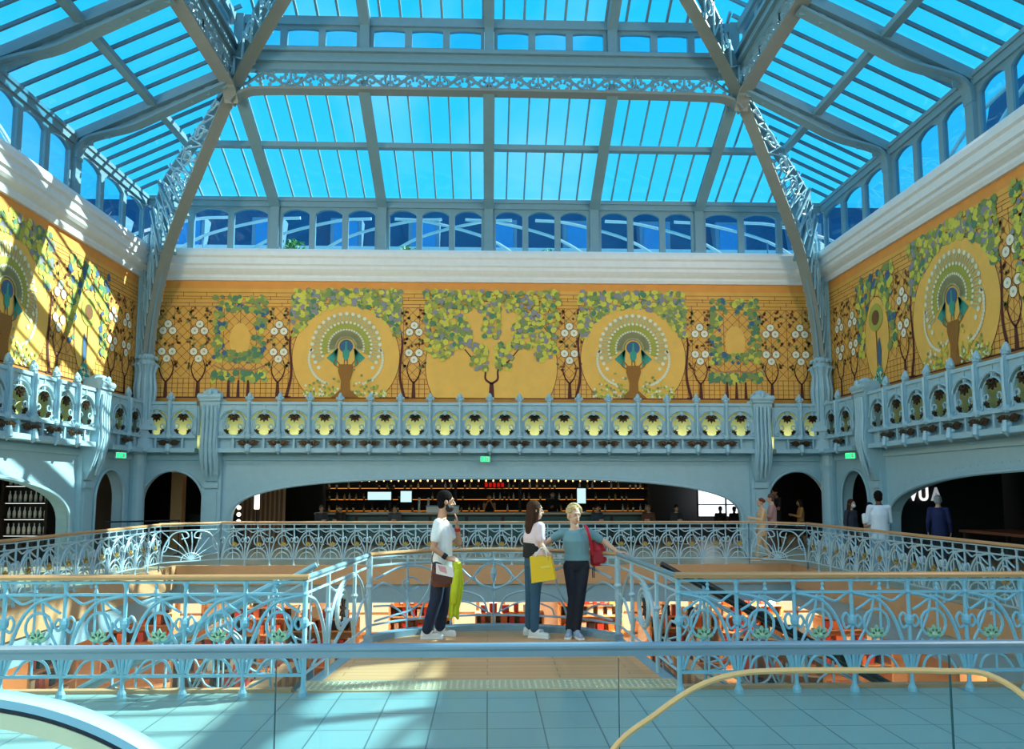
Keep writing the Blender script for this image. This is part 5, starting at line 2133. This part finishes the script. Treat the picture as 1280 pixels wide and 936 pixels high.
for i in range(3):
    t = thing('globe_lamp', '%s of three small white globe lamps in the corner of the wide arch' % ('lowest', 'middle', 'topmost')[i], 'lamp', (-7.28, 22.9, .8 + i * .2))
    b = MB()
    b.ball((0, 0, .08), .062, n=12)
    b.build('globe', M['tubewhite'], t, True)
    b = MB()
    b.lathe([(.035, 0), (.035, .02)], n=10)
    b.box(-.02, .02, .02, .26, .0, .02)
    b.build('fitting', M['black'], t)

# bright window at the right end of the bar with two guests before it
wl = thing('lit_window', 'bright white window at the right end of the bar', 'window', (8.6, 28.6, 0))
b = MB()
b.box(-.75, .75, .03, .06, .8, 2.4)
b.build('bright_pane', emis('daylight_pane', (238, 246, 255), 1.5), wl)
b = MB()
for x in (-.78, .28, .75):
    b.box(x - .03, x + .03, 0, .03, .78, 2.42)
for z in (.8, 1.25, 2.4):
    b.box(-.8, .8, 0, .03, z - .02, z + .02)
b.build('frame', M['black'], wl)
figure('person', 'dark silhouetted guest before the bright window, left of two', skeleton(7.75, 25.6, -100, 1.35, seated=True), (90, 70, 60), (16, 16, 20), (16, 16, 20), (16, 16, 20), (18, 16, 16), 'short', 'long', .9, .012)
figure('person', 'dark silhouetted guest before the bright window, right of two', skeleton(8.25, 25.7, -80, 1.33, seated=True), (90, 70, 60), (20, 20, 26), (16, 16, 20), (16, 16, 20), (18, 16, 16), 'short', 'long', .9, .012)
GU = [(-5.25, 24.6, -60, (60, 60, 70), (120, 90, 70)), (-4.7, 24.9, -120, (50, 44, 40), (60, 40, 30)), (-2.95, 24.7, -90, (70, 76, 84), (40, 30, 26)), (3.5, 24.7, -70, (40, 62, 82), (50, 40, 36)), (5.15, 24.7, -110, (96, 60, 44), (140, 110, 80)), (6.0, 24.5, -80, (40, 44, 50), (36, 30, 30))]
GL = ['guest in grey seated at the left end of the bar', 'guest in dark brown seated second from the left end of the bar', 'guest in slate grey seated left of the beer taps', 'guest in dark blue seated right of the older woman', 'fair-haired guest in rust brown seated right of the middle of the bar', 'guest in charcoal seated near the right end of the bar']
SG = []
for (x, y, a, c, h) in GU:
    SG.append((x, y, a, c, h))
for (x, y, a, c, h), lab in zip(SG, GL):
    figure('person', lab, skeleton(x, y, a, 1.5, ('fwd', 'fwd'), seated=True), (190, 146, 120), c, (30, 30, 36), (30, 30, 30), h, 'short', 'long', .92, .012)
for (x, y, lab) in [(g[0], g[1], 'bar stool under the ' + l.replace(' second from', ' near').replace(' of the middle', '')) for g, l in zip(SG, GL)] + [(7.75, 25.6, 'bar stool under the left guest before the bright window'), (8.25, 25.7, 'bar stool under the right guest before the bright window')]:
    t = thing('bar_stool', lab, 'stool', (x, y, 0))
    b = MB()
    b.lathe([(.17, .46), (.19, .48), (.19, .52), (.16, .535)], n=14)
    b.build('seat', M['darkwood'], t)
    for k in range(4):
        a = PI / 4 + k * PI / 2
        b = MB()
        b.tube([V((.12 * math.cos(a), .12 * math.sin(a), .47)), V((.2 * math.cos(a), .2 * math.sin(a), 0))], .014, 6)
        b.build('leg', M['black'], t)

# ------------------------------------------------------------------ wine cabinets behind the left arch
for ci, (y0, y1, lab) in enumerate(((-12.05, -10.9, 'lit wine cabinet behind the left arch, right one with pale glasses'), (-13.4, -12.15, 'dark wine cabinet behind the left arch, left one with green bottles'))):
    t = thing('wine_cabinet', lab, 'cabinet', ((y0 + y1) / 2, 19.72, 0), -PI / 2)
    L = (y1 - y0) / 2
    b = MB()
    b.box(-.25, -.2, -L, L, 0, 2.6)
    b.box(-.2, .2, -L, -L + .06, 0, 2.6)
    b.box(-.2, .2, L - .06, L, 0, 2.6)
    b.build('carcass', M['darkwood'], t)
    for z in (.7, 1.1, 1.5, 1.92):
        b = MB()
        b.box(-.2, .2, -L + .06, L - .06, z - .03, z)
        o = b.build('shelf', M['darkwood'], t)
        b = MB()
        b.box(.14, .17, -L + .1, L - .1, z - .045, z - .03)
        b.build('light_strip', emis('cool_strip', (220, 230, 220), 1.2) if 'cool_strip' not in bpy.data.materials else bpy.data.materials['cool_strip'], o)
        n = 8
        for i in range(n):
            k = 2 if ci == 0 else 1
            bottle(('clear bottle in the right wine cabinet behind the left arch' if ci == 0 else 'green bottle in the left wine cabinet behind the left arch'), (y0 + .13 + (y1 - y0 - .26) * i / (n - 1), 19.68, z), k, 'clear bottles in the right wine cabinet' if ci == 0 else 'green bottles in the left wine cabinet')

# partitions inside the small arches
b = MB()
b.box(-HX - 3.4, -HX - .6, 20.0, 20.1, 0, 2.86)
b.box(-HX - 1.6, -HX - 1.5, 20.1, 24.5, 0, 2.86)
tag(b.build('wall_partition_left', M['greywall']), kind='structure')
b = MB()
b.box(HX + 1.3, HX + 1.4, 20.2, 23, 0, 2.86)
tag(b.build('wall_partition_right', mat('grey_violet_wall', (96, 92, 100), .7)), kind='structure')
b = MB()
b.box(-9.95, -9.6, 24.6, 24.9, 0, 2.86)
tag(b.build('trim_4', M['warmwall']), kind='structure')
t = thing('sofa', 'black sofa in the dark behind the left small arch', 'sofa', (-8.9, 25.2, 0))
b = MB()
b.box(-.8, .8, -.4, .4, .12, .45)
b.build('seat', M['dark'], t)
b = MB()
b.poly([(-.8, .2, .45), (-.8, .4, .45), (.8, .4, .45), (.8, .2, .45)], (0, 0, .55))
b.build('backrest', M['dark'], t)
for s in (-1, 1):
    b = MB()
    b.box(s * .8 - .1, s * .8 + .1, -.4, .4, .1, .65)
    b.build('armrest', M['dark'], t)
t = thing('spotlight', 'tiny white ceiling spotlight inside the left small arch', 'lamp', (-9.55, 23.6, 2.86))
b = MB()
b.lathe([(.05, 0), (.05, -.3), (.07, -.34), (.07, -.5)], n=12)
b.build('can', M['black'], t)
b = MB()
b.lathe([(.065, -.5), (.06, -.52)], n=12)
b.build('lens', M['tubewhite'], t)
t = thing('black_barrier', 'low black rail across the corner in front of the left small arch', 'barrier', (-9.3, 21.4, 0))
b = MB()
b.tube([V((-.8, -.6, .95)), V((.7, .5, .95))], .022, 8)
b.build('rail', M['black'], t)
for p in ((-.8, -.6), (.7, .5)):
    b = MB()
    b.lathe([(.12, 0), (.12, .02), (.02, .03), (.02, .97)], (p[0], p[1], 0), 10)
    b.build('stand', M['black'], t)

# ------------------------------------------------------------------ dark shop with white letters behind the right arch
t = thing('shop_sign', 'dark shop panel with large white letters VU and a dimmer A, behind the right arch', 'sign', (11.9, 19.72, 0))
b = MB()
b.box(-1.3, 1.5, 0, .06, 0, 2.8)
b.build('panel', M['dark'], t)


def letter(txt, x, size, m, nm):
    cu = bpy.data.curves.new(nm, 'FONT')
    cu.body = txt
    cu.size = size
    cu.extrude = .015
    cu.offset = .012
    o = bpy.data.objects.new(nm, cu)
    COL.objects.link(o)
    dg = bpy.context.evaluated_depsgraph_get()
    me = bpy.data.meshes.new_from_object(o.evaluated_get(dg))
    bpy.data.objects.remove(o)
    me.materials.clear()
    me.materials.append(m)
    o = link(nm, me, t)
    o.location = (x, -.025, 1.53)
    o.scale.x = .8
    o.rotation_euler = (PI / 2, 0, 0)
    return o


M['letter'] = emis('white_letter', (240, 240, 236), .95)
M['letter_dim'] = emis('dim_letter', (150, 156, 160), .8)
letter('V', -1.0, .47, M['letter'], 'letter')
letter('U', -.74, .47, M['letter'], 'letter')
letter('A', -.4, .47, M['letter_dim'], 'letter')
t = thing('display_table', 'low dark wooden display table in the shop behind the right arch', 'table', (11.6, 16.6, 0))
b = MB()
b.box(-.6, .6, -1.2, 1.2, .82, .88)
b.build('tabletop', mat('reddish_wood', (110, 58, 36), .5), t)
for sx in (-.5, .5):
    for sy in (-1.1, 1.1):
        b = MB()
        b.box(sx - .04, sx + .04, sy - .04, sy + .04, 0, .82)
        b.build('leg', M['darkwood'], t)

# ------------------------------------------------------------------ lower storey displays
GD = [(-9.4, 21.6, 0), (-6.4, 22.6, 0), (-4.3, 20.6, 0), (-1.9, 22.8, 0), (.6, 21.4, 0), (3.0, 22.8, 0), (5.2, 20.8, 0), (7.6, 22.6, 0), (9.6, 20.4, 0), (-9.2, 16.6, 90), (9.2, 15.6, 90), (-6.2, 18.2, 20), (6.6, 17.6, -20)]
PLACE = ['far left corner', 'left of the back wall', 'left, nearest the well middle', 'behind the left half of the landing railing', 'behind the middle of the landing railing', 'behind the right half of the landing railing', 'right, nearest the well middle', 'right of the back wall', 'far right corner', 'left flank', 'right flank', 'left, turned towards the stair', 'right, turned towards the stair']
rg = random.Random(11)
for (x, y, a), pl in zip(GD, PLACE):
    t = thing('display_shelf', 'warm wooden display shelf on the lower floor, ' + pl, 'shelf', (x, y, LZ), rad(a))
    b = MB()
    b.box(-.9, .9, .22, .27, 0, 1.75)
    b.box(-.93, -.88, -.25, .27, 0, 1.78)
    b.box(.88, .93, -.25, .27, 0, 1.78)
    b.box(-.9, .9, -.25, .22, 0, .1)
    b.build('carcass', M['warmwall'], t)
    for z in (.55, 1.0, 1.45, 1.75):
        b = MB()
        b.box(-.9, .9, -.25, .22, z, z + .03)
        b.build('shelf_board', M['warmwall'], t)
    for z in (.58, 1.03, 1.48, 1.78):
        xx = -.78
        while xx < .75:
            w_, h_ = rg.uniform(.1, .2), rg.uniform(.16, .26)
            kind = rg.randrange(4)
            cm = (M['redlac'], M['orange'], M['creamwall'], M['darkwood'])[kind]
            cn = ('red', 'orange', 'cream', 'dark brown')[kind]
            o = MB().box(-w_ / 2, w_ / 2, -.09, .09, 0, h_).box(-w_ / 2 - .004, w_ / 2 + .004, -.094, .094, h_, h_ + .03)
            ob = o.build('product_box', cm)
            ob.location = V((x, y, LZ)) + Matrix.Rotation(rad(a), 3, 'Z') @ V((xx + w_ / 2, -.02, z))
            ob.rotation_euler.z = rad(a)
            tag(ob, '%s product box on the display shelf %s' % (cn, pl), 'box', '%s boxes on the shelf %s' % (cn, pl))
            xx += w_ + rg.uniform(.05, .16)
for i, x in enumerate((-10.4, -6.9, -3.4, .1, 3.6, 7.1, 10.6)):
    t = thing('lit_niche', 'bright cream display niche in the lower back wall, %s from the left' % ('first', 'second', 'third', 'fourth', 'fifth', 'sixth', 'last')[i], 'niche', (x, 25.7, LZ))
    b = MB()
    b.box(-1.2, 1.2, -.02, .06, .5, 2.4)
    b.build('lit_back', emis('niche_light', (255, 226, 176), 1.0) if 'niche_light' not in bpy.data.materials else bpy.data.materials['niche_light'], t)
    b = MB()
    for u in (-1.25, -.42, .42, 1.25):
        b.box(u - .05, u + .05, -.2, .08, .4, 2.5)
    for z in (.45, 1.1, 1.75, 2.45):
        b.box(-1.3, 1.3, -.2, .08, z - .025, z + .025)
    b.build('shelf_frame', M['warmwall'], t)
PC = [(-5.2, 17.0, -40, (200, 70, 50)), (2.2, 19.4, -120, (30, 34, 44)), (4.4, 18.4, 30, (190, 150, 110)), (-1.0, 20.4, 60, (220, 110, 60)), (7.6, 18.8, -90, (40, 44, 60))]
PL2 = ['shopper in red on the lower floor, far left', 'shopper in black on the lower floor, right of the older woman', 'shopper in beige on the lower floor, on the right', 'shopper in orange on the lower floor, behind the landing railing', 'shopper in dark blue on the lower floor, far right']
for (x, y, a, c), lab in zip(PC, PL2):
    figure('person', lab, skeleton(x, y, a, 1.7, ('down', 'fwd'), .1, LZ), (196, 150, 124), c, (40, 40, 54), (40, 36, 34), (60, 44, 36), 'short', 'long', .85, .012)

# ------------------------------------------------------------------ beyond the glass: terrace, mansard roofs, shrubs, tubes
b = MB()
b.box(-30, 30, WY + 1.2, 40, 8.2, 8.4)
b.box(-30, -HX - 1.2, YF, WY + 1.2, 8.2, 8.4)
b.box(HX + 1.2, 30, YF, WY + 1.2, 8.2, 8.4)
tag(b.build('roof_terrace', M['zinc']), kind='structure')


def mansard(label, mid, rz, L, h=3.4, par=1.15):
    t = thing('mansard_roof', label, 'roof', mid, rz)
    b = MB()
    b.poly([(-L, 0, 0), (-L, 4, 0), (-L, 4, h + .6), (-L, 1.6, h)], (2 * L, 0, 0))
    b.build('slate_slope', M['slate'], t)
    b = MB()
    b.box(-L, L, -1.0, -.85, 0, par)
    b.build('white_parapet', M['white'], t)
    n = int(2 * L / 3)
    for i in range(n):
        x = -L + 1.5 + i * 3
        b = MB()
        z0 = h * .5
        b.box(x - .6, x + .6, h and .55, 1.7, z0, z0 + 1.4)
        d = b.build('dormer', M['zinc'], t)
        b = MB()
        b.box(x - .45, x + .45, .51, .55, z0 + .2, z0 + 1.25)
        b.build('dormer_pane', mat('blue_pane', (70, 150, 214), .1) if 'blue_pane' not in bpy.data.materials else bpy.data.materials['blue_pane'], d)
    return t


mansard('slate mansard roof across the terrace, seen through the back windows', (0, 28.5, 8.4), 0, 22, 4.9, 2.25)
mansard('slate mansard roof seen through the left windows', (-16.5, 10, 8.4), PI / 2, 16, 7.4, 3.4)
mansard('slate mansard roof seen through the right windows', (16.5, 10, 8.4), -PI / 2, 16, 7.4, 3.4)
rt = random.Random(4)
for i in range(11):
    x = -12 + i * 2.4
    t = thing('terrace_tube', 'bowed white steel tube on the terrace outside the back windows, ' + ('first', 'second', 'third', 'fourth', 'fifth', 'sixth', 'seventh', 'eighth', 'ninth', 'tenth', 'last')[i] + ' from the left', 'tube', (x, 25.4, 8.4))
    b = MB()
    k = 1 if x < 0 else -1
    b.tube(spline([V((-1.6 * k, 0, 0)), V((-1.2 * k, 0, 1.0)), V((0, .1, 1.9)), V((2.0 * k, .2, 2.5)), V((3.2 * k, .2, 2.6))], 5), .055, 8)
    b.build('bowed_tube', M['white'], t)
    b = MB()
    b.tube([V((0, .1, 0)), V((0, .1, 1.9))], .03, 6)
    b.build('prop', M['zinc'], t)


ORD = ('nearest the far corner', 'second from the far corner', 'third from the far corner', 'fourth from the far corner', 'fifth from the far corner')
for sx, sd_ in ((-1, 'left'), (1, 'right')):
    for i in range(5):
        t = thing('terrace_tube', 'bowed white steel tube on the terrace outside the %s windows, %s' % (sd_, ORD[i]), 'tube', (sx * 13.2, 21 - i * 2.3, 8.4))
        b = MB()
        b.tube(spline([V((0, 1.4, 0)), V((0, 1.2, 1.4)), V((sx * .1, .2, 2.8)), V((sx * .2, -1.2, 3.6)), V((sx * .3, -2.6, 3.9))], 5), .06, 8)
        b.build('bowed_tube', M['white'], t)
        b = MB()
        b.tube([V((sx * .1, .2, 0)), V((sx * .1, .2, 2.8))], .035, 6)
        b.build('prop', M['zinc'], t)


def shrub(label, loc, r):
    t = thing('shrub', label, 'shrub', loc)
    b = MB()
    b.lathe([(.2, 0), (.28, .4), (.3, .42)], n=12)
    b.build('pot', M['zinc'], t)
    b = MB()
    for k in range(160):
        a, e = rt.uniform(0, 6.28), rt.uniform(-.4, 1.5)
        q = V((math.cos(a) * math.cos(e), math.sin(a) * math.cos(e), math.sin(e) * .9)) * r * rt.uniform(.5, 1)
        d = V((rt.uniform(-1, 1), rt.uniform(-1, 1), rt.uniform(-1, 1))).normalized() * .09
        n_ = d.orthogonal().normalized() * .04
        c = V((0, 0, .42 + r * .7)) + q
        b.poly([c - d, c + n_, c + d, c - n_], d.cross(n_).normalized() * .004)
    b.build('foliage', M['leafgreen'], t)


shrub('green potted shrub outside the back windows, left one', (-6.3, 24.3, 8.4), .62)
shrub('green potted shrub outside the back windows, middle one', (-2.6, 24.3, 8.4), .5)
shrub('green potted shrub outside the back windows, right one', (1.9, 24.3, 8.4), .45)
# ------------------------------------------------------------------ sky, sun, the lamps of the hall and added fill lamps
w = bpy.data.worlds.new('sky')
SC.world = w
w.use_nodes = True
nt = w.node_tree
bg = nt.nodes['Background']
tc = nt.nodes.new('ShaderNodeTexCoord')
sp = nt.nodes.new('ShaderNodeSeparateXYZ')
nt.links.new(tc.outputs['Generated'], sp.inputs[0])
cr = nt.nodes.new('ShaderNodeValToRGB')
cr.color_ramp.elements[0].position = 0.0
cr.color_ramp.elements[0].color = (.08, .68, 1.0, 1)
cr.color_ramp.elements[1].position = .75
cr.color_ramp.elements[1].color = (.004, .50, .98, 1)
nt.links.new(sp.outputs['Z'], cr.inputs[0])
nz = nt.nodes.new('ShaderNodeTexNoise')
nz.inputs['Scale'].default_value = 3.2
nz.inputs['Detail'].default_value = 5
nt.links.new(tc.outputs['Generated'], nz.inputs['Vector'])
c2 = nt.nodes.new('ShaderNodeValToRGB')
c2.color_ramp.elements[0].position = .52
c2.color_ramp.elements[0].color = (0, 0, 0, 1)
c2.color_ramp.elements[1].position = .75
c2.color_ramp.elements[1].color = (.35, .35, .35, 1)
nt.links.new(nz.outputs['Fac'], c2.inputs[0])
mx = nt.nodes.new('ShaderNodeMix')
mx.data_type = 'RGBA'
mx.inputs[7].default_value = (.8, .92, 1, 1)
nt.links.new(c2.outputs[0], mx.inputs[0])
nt.links.new(cr.outputs[0], mx.inputs[6])
nt.links.new(mx.outputs[2], bg.inputs[0])
bg.inputs[1].default_value = 1.0

sd = bpy.data.lights.new('sun', 'SUN')
sd.energy = 11.5
sd.angle = rad(.5)
sd.color = (1, .93, .78)
so = link('sun', sd)
so.rotation_euler = V((-1, -.315, -.86)).to_track_quat('-Z', 'Y').to_euler()


def lamp(kind, loc, energy, color, size=.3, target=None, sizey=None, spot=None):
    d = bpy.data.lights.new('lamp', kind)
    d.energy = energy
    d.color = color
    if kind == 'AREA':
        d.size = size
        if sizey:
            d.shape = 'RECTANGLE'
            d.size_y = sizey
    else:
        d.shadow_soft_size = size
    if spot:
        d.spot_size = rad(spot)
        d.spot_blend = .8
    o = link('lamp', d)
    o.location = loc
    if target is not None:
        o.rotation_euler = (V(target) - V(loc)).to_track_quat('-Z', 'Y').to_euler()
    return o


WARM = (1, .78, .52)
NEUT = (1, .84, .66)
# lamps hidden behind the balcony front, washing the painted walls
lamp('AREA', (0, WY - .2, 3.05), 62, (1, .95, .74), 15.4, (0, WY - .02, 3.9), .1)
for sx in (-1, 1):
    lamp('AREA', (sx * 9.15, WY - .2, 3.05), 6, (1, .95, .74), 1.4, (sx * 9.15, WY - .02, 3.9), .1)
# added fill spots at cornice height, without fixtures, to brighten the hall
for sx in (-1, 1):
    for y in (14, 8, 2, -4):
        lamp('SPOT', (sx * (HX - .6), y, 9.2), 580, NEUT, .25, (-sx * 4, y + 9, 5), None, 130)
# lower storey downlights
for x in (-10, 10):
    for y in (10, 14, 18):
        lamp('AREA', (x, y, -1.05), 60, WARM, .5, (x, y, -5))
for x in (-8, -4, 0, 4, 8):
    lamp('AREA', (x, 22, -.95), 90, (1, .85, .66), .6, (x, 22.6, -5))
# shop ceilings behind the arcade
for x in (-6, -2, 2, 6):
    lamp('POINT', (x, WY + 4.5, 2.6), 9, WARM, .08)
lamp('POINT', (-HX - 1.8, 15.5, 2.6), 14, NEUT, .08)
lamp('POINT', (HX + 1.6, 20, 2.6), 8, NEUT, .08)
lamp('POINT', (-HX - .8, 21.0, 2.5), 7, NEUT, .06)  # added fill, lifts the taupe wall in the left small arch
lamp('POINT', (8.8, 23.1, 2.6), 5, WARM, .06)  # added fill, lifts the people in the right small arch
SC.view_settings.view_transform = 'Standard'
SC.view_settings.look = 'None'
SC.view_settings.gamma = 1
SC.view_settings.use_curve_mapping = False
SC.view_settings.exposure = .35
SC.cycles.use_denoising = True
SC.cycles.sample_clamp_indirect = 6
SC.cycles.transparent_max_bounces = 20
SC.cycles.max_bounces = 8
